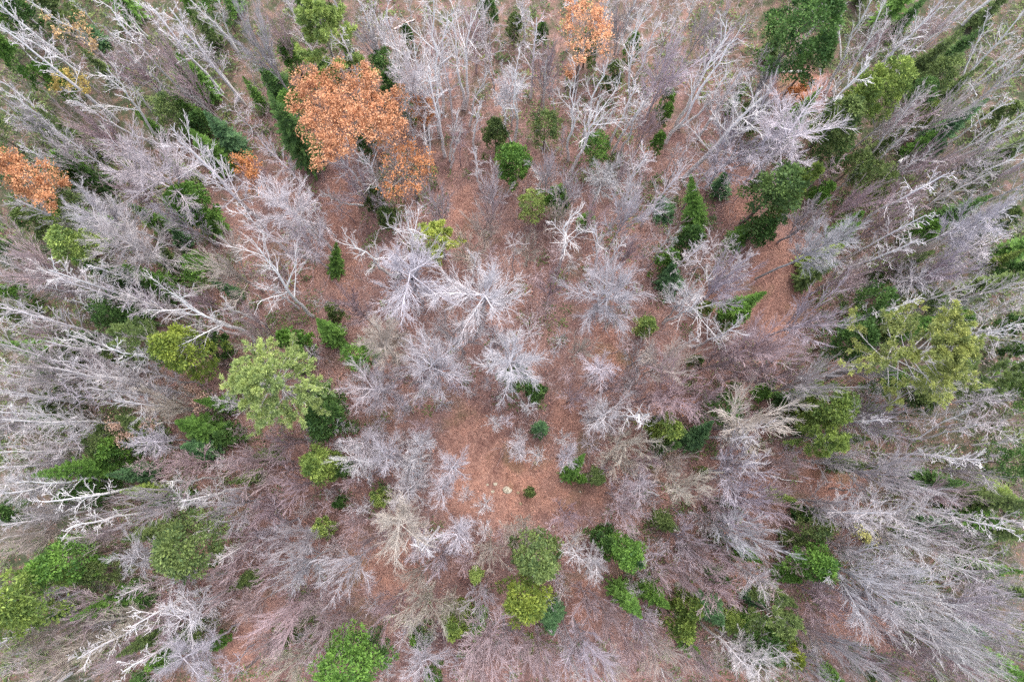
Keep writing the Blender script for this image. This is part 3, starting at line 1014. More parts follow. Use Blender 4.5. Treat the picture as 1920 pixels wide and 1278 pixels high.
C_(11, 985, 860, 72, 'y', 'yellow-tipped hemlock, upper one of the lower-right trio', 7)
C_(11, 950, 970, 76, 'y', 'yellow-green hemlock, lower one of the lower-right trio', 7)
C_(11, 1410, 1090, 95, 'd', 'dark green cedar behind the yellow-tipped cedar', 7, True)
C_(12, 180, 1120, 65, 'G', 'small yellow-tipped cedar near the lower right', 7)
C_(12, 1440, 60, 95, 'd', 'dark green hemlock on the right edge', 8)
C_(12, 335, 620, 98, 'g', 'bright green fir beside the huge grey beech', 7, True)
C_(3, 470, 810, 85, 'g'); C_(3, 190, 700, 90, 'o'); C_(3, 870, 540, 45, 'g'); C_(3, 860, 625, 40, 'g'); C_(3, 820, 780, 42, 'g')
C_(3, 120, 1130, 85, 'l'); C_(3, 570, 400, 60, 'o'); C_(3, 585, 890, 45, 'o'); C_(3, 680, 240, 45, 'g'); C_(3, 165, 170, 38, 'd')
C_(4, 960, 630, 62, 'y'); C_(4, 1040, 400, 100, 'o'); C_(4, 680, 990, 100, 'o'); C_(4, 380, 1060, 55, 'g'); C_(4, 1090, 690, 85, 'b')
C_(4, 1250, 950, 105, 'o'); C_(4, 930, 780, 45, 'g'); C_(4, 1010, 825, 42, 'b'); C_(4, 1100, 1190, 85, 'd'); C_(4, 1400, 1200, 70, 'o')
C_(4, 990, 300, 75, 'o'); C_(4, 1390, 620, 60, 'o'); C_(4, 1330, 30, 60, 'o'); C_(4, 1150, 250, 60, 'd')
C_(7, 1090, 460, 45, 'y'); C_(7, 1250, 490, 80, 'g', 'round green cedar at the edge of the leaf-strewn path', 5); C_(7, 1320, 430, 65, 'g')
C_(7, 1000, 70, 80, 'd'); C_(7, 880, 195, 65, 'g'); C_(7, 750, 565, 60, 'l'); C_(7, 1245, 900, 28, 'l'); C_(7, 1030, 760, 40, 'o')
C_(7, 1390, 30, 80, 'd'); C_(7, 30, 860, 90, 'd', 'dark evergreen hidden inside the central grey crown', 5); C_(7, 130, 930, 60, 'd')
C_(8, 370, 175, 70, 'l'); C_(8, 330, 275, 62, 'o'); C_(8, 1130, 540, 80, 'g'); C_(8, 225, 960, 60, 'd'); C_(8, 660, 520, 70, 'g')
C_(8, 740, 580, 60, 'o'); C_(8, 950, 30, 70, 'g'); C_(8, 800, 230, 90, 'o'); C_(8, 1330, 330, 80, 'o'); C_(8, 1440, 560, 60, 'd')
C_(8, 1440, 250, 55, 'd'); C_(8, 1450, 690, 50, 'd')
C_(5, 850, 300, 80, 'g'); C_(5, 600, 480, 110, 'd'); C_(5, 690, 510, 80, 'd'); C_(5, 220, 700, 85, 'g'); C_(5, 330, 720, 50, 'o')
C_(5, 1170, 660, 70, 'd'); C_(5, 590, 270, 80, 'd'); C_(5, 60, 380, 60, 'g'); C_(5, 880, 360, 60, 'd'); C_(5, 1250, 1180, 60, 'd')
C_(5, 300, 1090, 55, 'g'); C_(5, 440, 640, 70, 'd'); C_(5, 640, 740, 70, 'o')
C_(9, 30, 340, 65, 'd'); C_(9, 420, 230, 75, 'd'); C_(9, 1210, 1060, 42, 'g'); C_(9, 820, 1040, 70, 'o'); C_(9, 1370, 150, 50, 'o')
C_(9, 960, 270, 55, 'd'); C_(9, 530, 200, 50, 'd')
C_(10, 1230, 970, 60, 'g'); C_(10, 910, 1040, 60, 'g'); C_(10, 1225, 700, 40, 'l'); C_(10, 190, 1030, 48, 'o'); C_(10, 440, 100, 60, 'd')
C_(10, 270, 920, 45, 'o')
C_(11, 520, 490, 72, 'd'); C_(11, 1310, 570, 55, 'g'); C_(11, 1010, 1110, 50, 'g'); C_(11, 100, 1075, 30, 'l'); C_(11, 100, 225, 30, 'o')
C_(11, 870, 400, 60, 'o'); C_(11, 1180, 500, 50, 'o'); C_(11, 395, 148, 32, 'g'); C_(11, 480, 140, 55, 'o'); C_(11, 1075, 100, 22, 'l')
C_(12, 330, 410, 95, 'o'); C_(12, 140, 250, 42, 'l'); C_(12, 1330, 270, 90, 'o'); C_(12, 690, 1210, 75, 'o'); C_(12, 740, 430, 60, 'o')
C_(12, 220, 490, 50, 'o'); C_(12, 120, 800, 60, 'o'); C_(12, 880, 690, 40, 'g'); C_(12, 1450, 780, 60, 'o'); C_(12, 530, 70, 60, 'o')
C_(12, 1400, 450, 60, 'd'); C_(12, 270, 340, 50, 'd')
C_(2, 845, 600, 42, 'g'); C_(2, 750, 470, 75, 'd', 'dark green hemlock at the foot of the grey birches above the big oak', 6)
C_(2, 550, 370, 62, 'b', 'bluish evergreen between the bushy pine and the big oak', 7); C_(2, 400, 390, 60, 'd')
C_(2, 650, 1090, 55, 'o'); C_(2, 1290, 40, 60, 'd'); C_(2, 840, 190, 40, 'd'); C_(2, 1440, 130, 50, 'o')
C_(1, 480, 960, 60, 'd'); C_(1, 1130, 130, 50, 'o'); C_(1, 540, 350, 45, 'o'); C_(1, 200, 690, 60, 'o'); C_(1, 100, 50, 70, 'd')
C_(1, 1420, 520, 45, 'g')

# --- firs: foot x y, tip x y, radius, colour
FIRS = {1: '1085 490 920 270 75 g; 1120 740 960 500 85 g; 1350 860 1140 620 80 b',
        2: '170 520 20 380 75 d; 310 910 60 500 105 d', 3: '1020 1250 1000 960 70 g; 1150 1080 1190 960 55 b; 850 1200 830 1080 60 b; 410 1250 440 1180 50 g',
        4: '70 330 150 120 65 o; 470 1290 590 1180 60 g', 5: '980 300 880 90 65 o; 880 1190 640 1065 75 o; 1210 1160 980 1100 95 g; 1190 1250 1010 1240 75 b; 1030 110 960 30 50 b',
        6: '440 270 445 90 48 g; 455 640 340 530 70 g', 7: '875 360 900 210 78 b; 980 1230 1125 1095 65 b; 150 1150 170 1110 46 b; 1395 945 1475 865 42 g; 1220 110 1320 0 55 g',
        8: '1270 250 1490 140 48 y; 430 60 560 0 60 g; 0 950 105 870 40 g', 9: '650 60 165 130 85 g; 860 110 595 125 60 b; 930 215 670 220 58 y; 830 780 590 800 75 d',
        11: '300 140 410 0 50 g; 210 850 225 1010 75 b; 580 740 725 925 72 g; 730 740 875 865 68 g; 1080 830 1180 965 72 b; 1210 930 1315 1020 62 y; 1310 930 1445 995 62 g',
        12: '1080 350 1385 388 95 g; 1120 640 1480 665 62 g; 120 660 245 718 48 g; 1230 200 1480 290 75 y'}
for t, txt in FIRS.items():
    for bx, by, tx, ty, r, c in rows(txt):
        fir(px_of(t, bx, by), px_of(t, tx, ty), float(r) * TS * 1.2, c)

# --- birches, aspens and feathery poles: foot x y, tip x y, kind, crown width
POLES = {
    1: '420 810 0 450 B .5;440 840 10 500 B .5;340 800 0 600 B .6;425 950 90 800 B .7;940 335 550 0 B .7;830 210 660 20 B .8;840 610 600 300 A 1;'
       '540 250 150 0 B .6;480 440 -10 130 B .6;1010 300 765 0 A .8;1330 290 1060 0 B .8;1320 280 1200 -20 B .9;940 820 590 380 B 1.1;870 740 900 460 B .9;'
       '850 800 420 560 B .9;1480 1260 990 780 F 1.2;1340 550 1000 120 F 1;1260 700 1000 480 F .8;560 170 400 0 A 1;180 160 20 50 B .8;300 560 120 380 F 1;'
       '200 350 0 140 F .8;1180 640 1060 500 F .8;1420 470 1380 280 F .9',
    2: '770 395 640 0 B .6;510 165 425 -10 B .6;700 345 600 50 B .6;705 360 575 -20 A .8;810 475 790 150 A .8;875 240 850 -10 A .8;950 250 935 20 A .9;'
       '960 730 880 230 B 1.1;950 600 960 330 B .8;1022 750 990 -10 B .7;1040 620 1070 60 B .8;1150 605 1090 50 B .9;1168 605 1200 70 B 1.1;1190 700 1285 390 B .5;'
       '1225 860 1245 560 B .5;1080 890 1130 600 B .5;1085 930 1145 710 B .5;1250 1050 1200 820 B .4;970 980 930 690 B .9;1420 790 1350 520 B .9;'
       '720 1150 570 870 B 1;650 1110 480 890 B 1.1;600 1150 380 1080 B .8;320 1090 30 790 F 1;240 90 170 -10 B .8;345 50 330 -20 A .8;1330 420 1250 190 A .8;1330 60 1345 -20 A 1;'
       '200 690 260 640 A .6;890 880 850 640 A .9',
    3: '72 240 60 -10 B .9;8 800 15 380 B 1;500 250 512 -10 A .3;590 300 690 -10 B 1;620 280 760 0 B .8;970 140 1020 -20 B .9;560 850 745 560 B .7;545 800 690 450 A .8;'
       '650 620 740 90 B .8;670 480 840 110 B .7;740 570 935 190 F 1;600 860 740 560 B .7;320 965 480 560 B 1;315 890 330 470 B 1;400 790 510 360 B .8;430 790 570 590 B .9;'
       '855 800 1260 210 B .7;905 720 1200 110 B .7;920 720 1210 400 B .9;965 985 1400 540 F 1.5;720 1260 960 930 F .9;600 1120 750 850 B .9;150 1080 130 950 B .9;'
       '1260 545 1420 270 F 1.1;240 630 220 430 F 1;180 640 190 330 F .9;830 230 920 40 F 1;1290 210 1370 90 F .8;210 840 140 700 A .6;1370 980 1480 850 A .6;270 870 290 700 F .8;'
       '560 520 600 400 F .7;970 470 1030 330 A .8;860 950 930 800 F .8;560 1110 640 920 F .7',
    4: '385 515 635 0 B .6;470 330 440 30 B .6;420 510 705 0 B .6;535 515 730 110 B .7;555 500 1010 20 B .8;870 290 1190 40 A .7;920 270 1250 0 A .7;1055 545 1500 40 B .6;'
       '1110 495 1290 80 B .8;1170 510 1500 270 B .7;1190 475 1500 200 A .8;1225 530 1170 440 A .4;1255 740 1205 540 A .4;1025 825 1420 545 A .8;985 895 1490 630 B .6;1080 890 1490 700 A .9;'
       '1000 1080 1480 850 B .7;540 955 910 520 F .9;630 940 880 690 B .9;600 1060 945 880 B 1;450 1050 560 960 B .7;1020 1140 1170 980 B .8;1135 1155 1370 1040 B .9;1370 1150 1500 1090 B .8;'
       '700 1190 1000 990 F .8;1050 1290 1330 1130 F 1.2;20 980 180 620 A .7;60 790 150 560 F .9;1300 560 1420 330 F .9;880 760 1080 620 F .9;720 240 840 90 F .8;1000 170 1150 30 F .9',
    5: '1010 515 690 400 F 1;935 385 480 225 A .9;870 450 270 255 A .9;560 430 190 270 F 1;745 545 400 420 A .8;600 440 210 340 A .8;920 765 600 635 F .9;660 640 0 465 F .9;'
       '810 745 370 615 A 1;400 620 0 535 A 1;1000 940 520 835 F .9;540 845 0 665 F .9;1170 985 1000 930 A .8;1030 890 680 770 F .9;960 930 300 800 F .9;420 830 0 780 A 1;980 970 490 910 F 1;'
       '500 930 -10 820 F .8;1090 1042 630 980 F .9;560 1003 0 930 F .8;520 1000 50 950 A .8;480 1056 0 1048 A .9;400 1020 -10 1010 A .8;740 1150 0 1085 F 1;570 1234 -10 1268 F .8;990 1105 780 1104 A .8;'
       '1080 1252 740 1225 F .9;1420 660 940 375 B .8;1320 610 1080 555 B .8;1490 575 1250 440 B .7;480 420 -10 200 F 1;330 300 20 150 F 1;420 940 0 860 F .8;340 560 -10 440 A .8;760 880 360 760 A .8;'
       '250 640 -20 570 A .9;700 1000 480 940 F .9;260 480 0 400 F .9;640 580 440 500 F .9;340 1160 0 1140 F .8;300 900 -20 870 F .8;690 700 440 600 F .8;300 740 -10 690 F .8',
    6: '320 515 15 130 B 1;240 470 50 345 B .9;895 330 850 -20 B 1;780 300 530 90 B .9;'
       '1210 330 1205 170 B .8;900 180 960 90 B .5',
    7: '245 255 305 -20 B .9;470 270 450 20 B .9;490 260 640 110 B .7;540 1080 730 1115 B .4;610 1082 770 1062 B .2;840 555 1070 400 B 1.2;1020 680 1270 565 B 1;900 700 1050 615 A .6;1120 270 1230 80 F 1.3;'
       '1110 340 1330 180 F 1.5',
    8: '640 225 870 90 F .9;890 165 1220 10 F 1.3;330 360 600 200 F 1;710 395 920 270 B 1.1;600 460 560 430 B .6;980 505 1290 455 B .8;1000 495 1140 360 B .8;1265 505 1490 375 B .6;1255 512 1490 440 B .7;'
       '1085 635 1310 490 B .8;1090 628 1490 555 B .8;850 1205 1180 1040 B .9;900 1205 1230 1110 B .8;1190 1230 1490 1190 B .9;1300 740 1490 690 A .8;1270 1000 1490 960 F 1;1060 995 1420 950 F 1.1;430 290 620 180 F .8;'
       '1160 330 1300 250 F .8;1150 700 1430 650 F .8;1300 800 1490 760 A .8;600 110 760 10 F .9;1420 40 1500 0 F 1;700 200 900 110 F .9;1060 1120 1400 1100 F .9;1240 830 1490 800 F .9',
    9: '650 147 100 165 B .5;545 165 0 226 B .6;165 124 -10 142 A .9;425 298 95 355 B .9;1210 140 940 162 B .8;735 402 370 485 F 1.1;1390 385 1120 440 F 1.1;770 895 500 980 F 1;720 1000 470 1110 F 1;'
       '760 1110 520 1220 F 1;1480 440 1220 600 F 1;1330 660 1160 700 F .8;240 60 0 90 F .9;430 1190 200 1278 F 1;180 1120 0 1230 F 1.1;330 1060 60 1130 F 1;1300 880 1150 970 F .9;470 40 200 60 F .9',
    10: '1020 410 920 550 A .9', 11: '820 240 640 160 B 1.1', 12: '940 832 1250 975 B .5;1095 905 1190 880 B .4;1100 260 1070 40 B .3;950 0 1200 70 B .8;1190 62 1370 10 B .8;1230 70 1300 200 B .7;'
        '200 300 760 340 F 1.3;520 265 780 215 F 1;600 115 900 85 F 1.4;1110 540 1330 560 F 1;1150 760 1310 790 F .9;1280 880 1500 960 F 1.1;1350 760 1500 740 F .9;1010 480 1250 450 F .9'}
for t, txt in POLES.items():
    for bx, by, tx, ty, k, w in rows(txt):
        birch(px_of(t, bx, by), px_of(t, tx, ty), k, float(w))

# --- bare crowns: x y radius style[/form]
CROWNS = {
    1: '800 920 230 g/spread;620 1160 180 w;700 320 130 p;430 660 120 p;1400 180 150 g;900 250 120 p;250 260 110 g;1000 400 110 p;1420 1000 90 p;300 830 120 g;1330 640 110 g;120 620 100 g;560 700 100 p;700 1040 120 p',
    2: '170 1150 175 w;1320 250 130 g;1320 1040 110 g;1010 1120 110 g;1260 1220 110 t;560 1000 120 p;640 190 120 g;880 420 150 w;1210 160 130 p;1430 470 110 w;120 160 110 p;1000 190 90 p;440 840 90 p;480 1140 80 p;760 950 110 t;1120 780 80 p;330 1180 90 g;1300 1170 100 p',
    3: '500 990 110 w;320 1060 125 g;680 1130 150 g;190 330 120 p;880 370 180 l;1170 210 130 l;1310 760 220 l;640 900 90 p;70 80 80 w;1060 1020 90 g;1120 920 110 g;450 1180 90 p;260 1180 90 t;780 650 90 p;1000 830 100 g;760 900 80 p;1330 1030 60 p;200 930 90 g;640 60 100 g;910 120 120 g;1080 110 90 g',
    4: '190 740 215 w;300 1220 130 g;950 860 100 p;60 560 110 g;860 620 110 p;1130 560 110 g;700 160 100 p;1050 90 110 p;850 1070 120 p;1250 1200 140 w;780 1210 120 p;1300 830 110 g;600 1090 100 p;1400 940 90 p;420 950 80 p;1180 950 90 g;100 380 90 g',
    5: '1220 225 190 t/fan;690 90 165 g/spread;150 210 190 p;300 330 130 p;800 400 130 l;1000 620 90 g;900 860 120 g;650 820 110 g;420 980 110 l;240 860 120 g;900 1010 120 t;850 1220 90 w;430 1180 110 g;150 1180 110 g;1050 400 90 p;200 600 110 p;480 760 110 g;60 950 100 p;130 780 110 g;1370 560 100 p;1380 660 90 t;60 330 100 g;320 1250 90 g',
    6: '830 300 225 w;1250 370 225 w;640 670 175 t/spread;1010 790 175 w;670 900 135 g/spread;1350 1120 72 w;1440 1240 80 w;470 1150 72 w;640 1048 55 w;700 1088 52 g;800 1010 52 l;380 1140 40 w;560 1135 45 g;930 1200 85 w;600 1265 120 w;1120 620 140 g;480 420 90 p;780 1000 90 l;900 1120 80 p;200 60 150 g;90 260 110 p;1200 120 120 t;560 1000 80 p;460 920 70 p;570 850 60 g;1100 900 80 l;120 1220 100 p;740 1230 90 l;1290 160 80 p;1450 130 90 g;550 470 110 p',
    7: '75 740 210 w;560 375 205 w;1120 160 130 g;1230 310 140 l;980 440 110 w;100 100 95 t;1170 610 75 w;500 790 100 w;740 740 110 g;900 760 150 t;920 960 200 p;690 880 90 g;1400 660 155 p;1180 760 130 p;1310 830 90 p;1110 980 120 p;1330 1120 245 t/fan;690 1210 135 t;70 1030 75 w;490 1080 115 w;280 1220 75 w;25 1250 80 w;390 680 85 t;240 320 95 p;660 130 100 p;130 320 80 p;610 680 70 p;1230 690 90 p;360 960 90 p;430 1220 80 g;560 900 90 p;270 160 80 p;880 90 90 g;90 560 110 g;760 980 100 p;310 840 60 p;200 480 70 p',
    8: '320 100 160 w;1120 230 135 l;380 500 160 l;90 690 180 p;370 880 155 g;700 1090 165 g;830 170 120 p;560 260 100 p;500 330 80 p;230 830 90 p;1190 90 130 w;850 310 100 w;1150 470 90 g;640 960 70 g;1250 640 110 g;1300 960 100 g;950 1090 100 g;620 1250 110 g;60 850 90 p;1400 480 70 g;1000 260 90 p;1300 1130 120 g',
    9: '750 300 135 g;1240 310 135 g;775 590 97 w;1050 880 130 w;640 990 120 t;1040 1160 140 w;120 480 140 t;200 1180 130 t;80 1080 110 t;430 1090 110 t;290 230 80 g;1010 70 130 p;1350 60 130 p;820 60 80 p;480 880 120 p;240 330 90 g;1350 520 110 p;560 450 90 p;900 800 110 p;380 980 90 p;1230 800 110 p;1350 900 90 p;880 1010 110 p;260 50 100 g;100 220 110 w;1250 640 90 p;600 1190 110 p;330 780 80 g;1440 330 110 p',
    10: '580 30 112 w;760 30 105 w;880 90 92 w;840 215 112 w;1085 95 92 w;1030 205 85 w;1170 215 62 w;780 410 155 t/spread;1280 300 72 w;1280 420 75 w;1300 560 105 t;1120 490 112 w;940 545 92 w;180 190 115 p;70 110 125 p;180 530 135 w/fan;220 660 135 w/fan;480 670 135 w/fan;80 430 115 l;520 400 92 p;130 970 135 p;370 1000 140 p/fan;920 890 155 t/fan;1230 830 95 g;1200 950 72 w;1280 1110 185 p/fan;180 1230 125 t;560 1070 62 t;910 1170 112 w/spread;740 1215 65 w;610 520 90 p;380 300 60 p;30 330 90 p;890 720 110 t;60 700 110 p;300 860 100 p;60 1090 100 p;480 1000 90 p;720 900 90 p;20 560 80 l;1180 620 80 p;640 120 70 l;500 170 80 p;720 480 80 p;1430 470 90 t;1380 1040 90 g;1200 1230 90 p;640 760 70 p',
    11: '470 590 95 w/spread;690 180 98 w;640 285 135 p/fan;980 220 145 t/fan;1290 130 180 l/fan;1330 310 155 l/fan;980 490 125 l;1160 400 115 g;1340 480 140 w/fan;850 680 105 p;1190 790 125 p/fan;1350 690 85 w;540 930 105 p;730 990 85 l;50 1090 125 p/fan;170 1170 135 p/fan;430 1170 140 l/fan;850 1130 140 t;1330 1160 115 w/spread;1270 1080 70 g;320 370 105 p;690 750 60 g;620 50 130 t;900 60 120 t;160 20 80 w;60 20 80 w;290 40 85 w;380 470 70 t;440 850 110 p;1060 620 110 p;330 1080 110 g;700 1130 110 p;1100 1190 100 p;780 530 90 l;1230 560 90 p;560 1210 100 t;1420 740 80 p;760 60 90 p;1010 730 90 p;60 420 90 t;620 430 80 p;1160 1120 80 t;1130 280 90 p',
    12: '820 120 185 g/fan;430 310 130 g;650 240 125 g;900 500 190 w/fan;690 730 200 w/fan;960 850 230 w/fan;1300 930 200 w/fan;1150 1110 170 w/fan;780 910 190 g/fan;60 300 130 p;30 540 110 l;230 560 80 p;400 830 125 p;350 1050 115 p;560 1150 140 g;300 1220 110 g;60 1250 110 t;1200 730 115 g;1250 590 110 g;1430 1130 110 g;180 90 120 p;1150 480 110 g;1330 740 100 g;540 380 110 g;900 1110 120 p;800 1230 110 p;1050 1230 110 p;1000 300 110 g;700 380 100 t;1400 850 100 g;370 740 70 g;480 60 110 g;1250 120 100 g;560 560 120 g;1320 1180 100 g;500 960 70 p;960 640 120 g'}
for t, txt in CROWNS.items():
    for x, y, r, s in rows(txt):
        st, _, form = s.partition('/')
        hardwood(*px_of(t, x, y), float(r) * TS, st, form=form or None)

# --- the thick of the wood between the surveyed trees
def fill(n, gap, weight, make):
    done, tries = 0, 0
    while done < n and tries < 20000:
        tries += 1
        px, py = RND.uniform(-30, 1950), RND.uniform(-30, 1310)
        if openness(px, py) > 0.45 or RND.random() > weight(px, py):
            continue
        if min((px - q[2][0]) ** 2 + (py - q[2][1]) ** 2 for q in THINGS) < gap * gap:
            continue
        make(px, py)
        done += 1


def outward(px, py, k):
    return (px + (px - NADIR[0]) * k, py + (py - NADIR[1]) * k)


edge = lambda x, y: min(1, (abs(x - 940) / 900) ** 1.5 + (0.5 if y < 450 else 0.05))
fill(75, 24, edge, lambda x, y: cedar(x, y, RND.uniform(16, 34), RND.choice('oodggg')))
fill(24, 26, edge, lambda x, y: None if 520 < x < 1380 and y < 500 else fir(outward(x, y, -0.04), outward(x, y, RND.uniform(0.03, 0.08)), RND.uniform(13, 22), RND.choice('gdob')))
fill(55, 21, edge, lambda x, y: birch(outward(x, y, -0.09), outward(x, y, RND.uniform(0.10, 0.16)), 'F', RND.uniform(0.8, 1.1)))
fill(40, 22, lambda x, y: edge(x, y) * (x < 500 or y < 300 or x > 1500), lambda x, y: birch(outward(x, y, -0.09), outward(x, y, RND.uniform(0.12, 0.18)), 'A', 1))
fill(18, 30, lambda x, y: 1 if y > 350 else 0.2, lambda x, y: hardwood(x, y, RND.uniform(28, 42), RND.choice('ppglt')))
fill(70, 21, lambda x, y: 1 if 560 < x < 1300 and 560 < y < 1290 and openness(x, y) < 0.75 else 0, lambda x, y: hardwood(x, y, RND.uniform(14, 25), RND.choice('wwlg')))
fill(55, 20, lambda x, y: 1 if y > 500 else 0.3, lambda x, y: hardwood(x, y, RND.uniform(15, 26), RND.choice('ppglw')))

# --- rocks, logs and sticks on the floor
for t, x, y, r, lab in [
        (10, 1402, 207, 24, 'largest white boulder in the clearing'), (10, 1332, 175, 11, 'small pale rock up and left of the white boulder'),
        (10, 1318, 217, 9, 'small pale rock level with the white boulder on its left'), (10, 1462, 222, 11, 'small tan rock just right of the white boulder'),
        (10, 1290, 178, 8, 'tiny pale rock farthest left of the clearing boulders'), (11, 48, 283, 10, 'small tan rock below the white boulder'),
        (11, 275, 158, 10, 'pale rock at the foot of the slanting green fir'), (11, 130, 60, 13, 'flat tan rock above the white boulder'),
        (11, 785, 400, 9, 'pale rock by the dark wheel ruts'), (11, 775, 445, 7, 'tiny pale rock just below another by the ruts'),
        (11, 925, 735, 20, 'flat round pale grey boulder under the lavender saplings'), (11, 740, 625, 8, 'small grey rock beside the frosted fir'),
        (10, 1140, 1217, 12, 'tan rock near the bottom edge below the pinkish fan tree'), (11, 232, 412, 7, 'tiny pale rock above the two-toned cedar'),
        (6, 905, 945, 8, 'tiny pale rock left of the clearing top'), (6, 880, 962, 7, 'tiny tan rock beside another at the clearing top'),
        (7, 1350, 127, 9, 'pale rock at the top of the leaf-strewn path'), (8, 280, 770, 9, 'small tan rock beside the lower end of the path'),
        (11, 380, 218, 6, 'tiny white rock between the white boulder and the forked white sapling'), (12, 170, 190, 6, 'tiny pale rock by the fallen white stick')]:
    rock(*px_of(t, x, y), r * TS * 0.85, lab, color=(0.62, 0.52, 0.40) if 'tan' in lab else (0.5, 0.5, 0.5) if 'grey' in lab else (0.8, 0.78, 0.74))
lying('fallen_log', [px_of(4, 75, 400), px_of(4, 262, 403)], 0.10, 0.085, 'grey fallen log lying across the bare patch near the dark hemlock', (0.5, 0.48, 0.46), 'log', z=0.12)
lying('fallen_branch', [px_of(4, 256, 404), px_of(4, 292, 470)], 0.045, 0.025, 'broken branch lying at the end of the grey log', (0.48, 0.44, 0.42), 'branch', 'fallen sticks', z=0.08)
lying('fallen_branch', [px_of(10, 850, 478), px_of(10, 820, 545), px_of(10, 762, 620)], 0.05, 0.02, 'curved white stick lying below the beige spreading tree', (0.66, 0.6, 0.58), 'branch', 'fallen sticks', z=0.06, stubs=1)
lying('fallen_branch', [px_of(11, 1215, 843), px_of(11, 1355, 902)], 0.05, 0.02, 'straight pale stick lying above the yellow-tipped firs', (0.6, 0.52, 0.5), 'branch', 'fallen sticks', z=0.5, stubs=2)
lying('fallen_branch', [px_of(12, 78, 127), px_of(12, 160, 152), px_of(12, 255, 163)], 0.05, 0.025, 'long bright white stick lying on the purple leaves', (0.75, 0.72, 0.71), 'branch', 'fallen sticks', z=0.3)
lying('fallen_branch', [px_of(11, 828, 1195), px_of(11, 862, 1290)], 0.045, 0.03, 'pale stick running off the bottom edge', (0.6, 0.55, 0.52), 'branch', 'fallen sticks', z=0.06)
lying('fallen_log', [px_of(2, 770, 160), px_of(2, 885, 112)], 0.07, 0.05, 'short pinkish fallen log among the slim birches near the top', (0.6, 0.5, 0.47), 'log', z=0.1)
lying('fallen_log', [px_of(6, 170, 1195), px_of(6, 370, 1200)], 0.09, 0.07, 'dark mossy log lying below the broad pale green pine', (0.13, 0.10, 0.09), 'log', z=0.08, mat=M_BARK)
lying('fallen_log', [px_of(9, 1370, 1200), px_of(9, 1450, 1140)], 0.08, 0.06, 'dark short log on the open leaves near the bottom', (0.10, 0.08, 0.075), 'log', z=0.07, mat=M_BARK)
lying('fallen_log', [px_of(10, 120, 45), px_of(10, 215, 48)], 0.08, 0.06, 'dark log lying beside the yellow-green cedar', (0.11, 0.09, 0.08), 'log', z=0.08, mat=M_BARK)
lying('snag', [px_of(4, 790, 905), px_of(4, 845, 868)], 0.13, 0.10, 'short thick white broken birch log among olive cedars', (0.72, 0.70, 0.68), 'log', z=1.0)

# ------------------------------------------------------------------ labels: what tells each thing from the others
LAND = [('big orange oak', *px_of(2, 500, 600)), ('bushy light green pine', *px_of(2, 360, 165)), ('small lime-green pine', *px_of(6, 1010, 55)),
        ('top-edge orange oak', *px_of(3, 420, 170)), ('rust-orange left-edge oak', *px_of(1, 160, 1000)), ('golden round cedar', *px_of(5, 1020, 700)),
        ('broad pale green pine', *px_of(6, 110, 890)), ('ragged yellow-green pine', *px_of(8, 895, 760)), ('dark top-edge hemlock', *px_of(4, 280, 170)),
        ('row of yellow-green cedars', *px_of(4, 600, 560)), ('cedar overhanging the path', *px_of(4, 110, 1080)), ('white boulder', *px_of(10, 1402, 207)),
        ('two-toned cedar pair', *px_of(11, 110, 700)), ('yellow-green corner hemlock', *px_of(9, 150, 800)), ('olive round cedar', *px_of(9, 1050, 520)),
        ('bottom-edge green cedar', *px_of(10, 510, 1200)), ('huge grey beech', *px_of(12, 900, 800)), ('domed beige tree', *px_of(7, 1330, 1120)),
        ('open leafy path', 1455, 520), ('grey fallen log', *px_of(4, 170, 402)), ('bright white broken tree', *px_of(11, 470, 590)),
        ('frosted green fir', *px_of(11, 650, 570)), ('compact yellow-green hemlock', *px_of(7, 880, 1140)), ('blue-green young fir', *px_of(7, 890, 280)),
        ('central grey crown', *px_of(7, 75, 740)), ('starry white sapling', *px_of(9, 775, 590)), ('beige fan-shaped crown', *px_of(5, 1220, 225)),
        ('long dark fir', *px_of(2, 185, 700)), ('big leaning white birch', *px_of(6, 200, 320)), ('dense round white crown', *px_of(4, 190, 740)),
        ('lower-right hemlock trio', *px_of(11, 990, 920)), ('bright fir by the beech', *px_of(12, 340, 630)), ('two-topped bright hemlock', *px_of(8, 410, 1020)),
        ('bright green lone cedar', *px_of(10, 355, 430)), ('broad white central crown', *px_of(7, 560, 375)), ('green hemlock under birches', *px_of(2, 1430, 890)),
        ('dark fir row', *px_of(1, 1240, 740)), ('yellow-tipped fir pair', *px_of(11, 1310, 970)), ('long fir on the right', *px_of(12, 1230, 370)),
        ('lowest right-hand pointed fir', *px_of(12, 1300, 650)), ('pinkish fan-shaped crown', *px_of(10, 920, 890)), ('white twisted bottom crown', *px_of(10, 910, 1170)),
        ('top left corner', 0, 0), ('top right corner', 1920, 0), ('bottom right corner', 1920, 1278), ('left edge middle', 0, 700),
        ('right edge middle', 1920, 560), ('bottom edge middle', 1100, 1278), ('top edge middle', 900, 0)]
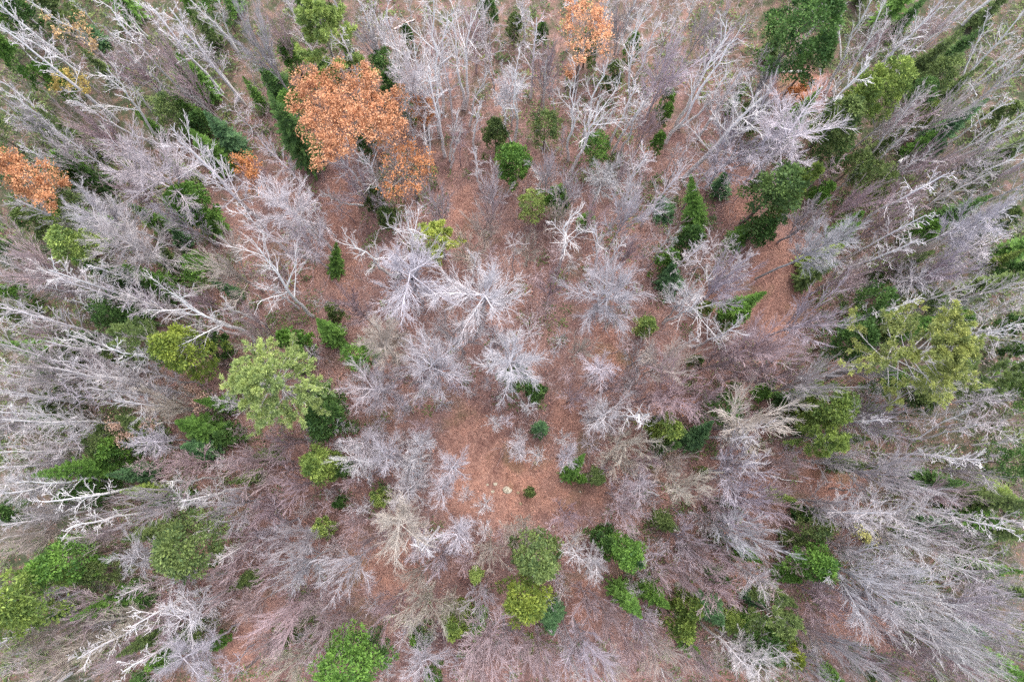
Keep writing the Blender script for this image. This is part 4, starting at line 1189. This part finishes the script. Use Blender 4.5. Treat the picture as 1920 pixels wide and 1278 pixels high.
HAND = [('birch_tree', 6, 150, 270, 'big leaning white birch beside the open leaf litter'), ('hardwood_tree', 7, 75, 740, 'large round grey crown in the middle, evergreen inside'),
        ('hardwood_tree', 7, 560, 375, 'broad white spreading crown right of the centre top'), ('hardwood_tree', 6, 1250, 370, 'broad white spreading crown below the lime-green pine, right one'),
        ('hardwood_tree', 6, 830, 300, 'broad white spreading crown below the lime-green pine, left one'), ('hardwood_tree', 7, 1330, 1120, 'large domed beige grey tree near the two small firs'),
        ('hardwood_tree', 5, 1220, 225, 'beige white fan-shaped crown beside the big leaning birch'), ('hardwood_tree', 4, 190, 740, 'dense round white crown below the orange oak scrub'),
        ('hardwood_tree', 11, 470, 590, 'bright white broken tree beside the frosted green fir'), ('sapling', 9, 775, 590, 'small starry white sapling above the dark pointed fir'),
        ('hardwood_tree', 12, 960, 850, 'largest fan of the huge grey beech clump at lower right'), ('hardwood_tree', 10, 910, 1170, 'white twisted crown at the bottom edge right of the cedar'),
        ('hardwood_tree', 10, 780, 410, 'beige spreading crown above the curved white stick'), ('hardwood_tree', 7, 500, 790, 'bare white tree with thick broken limbs in the centre'),
        ('hardwood_tree', 6, 1010, 790, 'round lavender white crown above the clearing'), ('hardwood_tree', 6, 640, 670, 'beige pink spreading crown right of the broad pale green pine'),
        ('hardwood_tree', 10, 920, 890, 'pinkish beige fan-shaped crown beside the bright yellow-green cedar')]
for nm, t, x, y, lab in HAND:
    q = px_of(t, x, y)
    c = min((r for r in THINGS if r[0].name.split('.')[0] == nm and r[3] is None), key=lambda r: (r[2][0] - q[0]) ** 2 + (r[2][1] - q[1]) ** 2)
    c[3] = lab
DIRS = ['right of', 'lower right of', 'below', 'lower left of', 'left of', 'upper left of', 'above', 'upper right of']
ORD = ['first', 'second', 'third', 'fourth', 'fifth', 'sixth', 'seventh', 'eighth', 'ninth', 'tenth']


def sector(dx, dy):
    return int(round(math.atan2(dy, dx) / (math.pi / 4))) % 8


by_phrase = {}
for r in THINGS:
    by_phrase.setdefault(r[1], []).append(r)
inside = lambda p: -20 < p[0] < 1940 and -20 < p[1] < 1298
used = set()
for r in THINGS:
    if r[3]:
        used.add(r[3])
for r in THINGS:
    if r[3] is None:
        best = []
        for nm, lx, ly in LAND:
            dx, dy = r[2][0] - lx, r[2][1] - ly
            d = math.hypot(dx, dy)
            if d < 12:
                continue
            k = sector(dx, dy)
            rank = sum(1 for q in by_phrase[r[1]] if q is not r and inside(q[2]) and sector(q[2][0] - lx, q[2][1] - ly) == k
                       and math.hypot(q[2][0] - lx, q[2][1] - ly) < d)
            best.append((rank * 130 + d, rank, k, nm))
        for _, rank, k, nm in sorted(best):
            lab = f'{r[1]}, {ORD[min(rank, 9)]} one {DIRS[k]} the {nm}'
            if lab not in used and len(lab.split()) <= 16 and rank < 10:
                break
        r[3] = lab
        used.add(lab)
    r[0]['label'] = r[3]
print('THINGS', len(THINGS), 'LABELS', len(used))
print('TRIS', sum(len(m.polygons) for m in bpy.data.meshes) * 2)
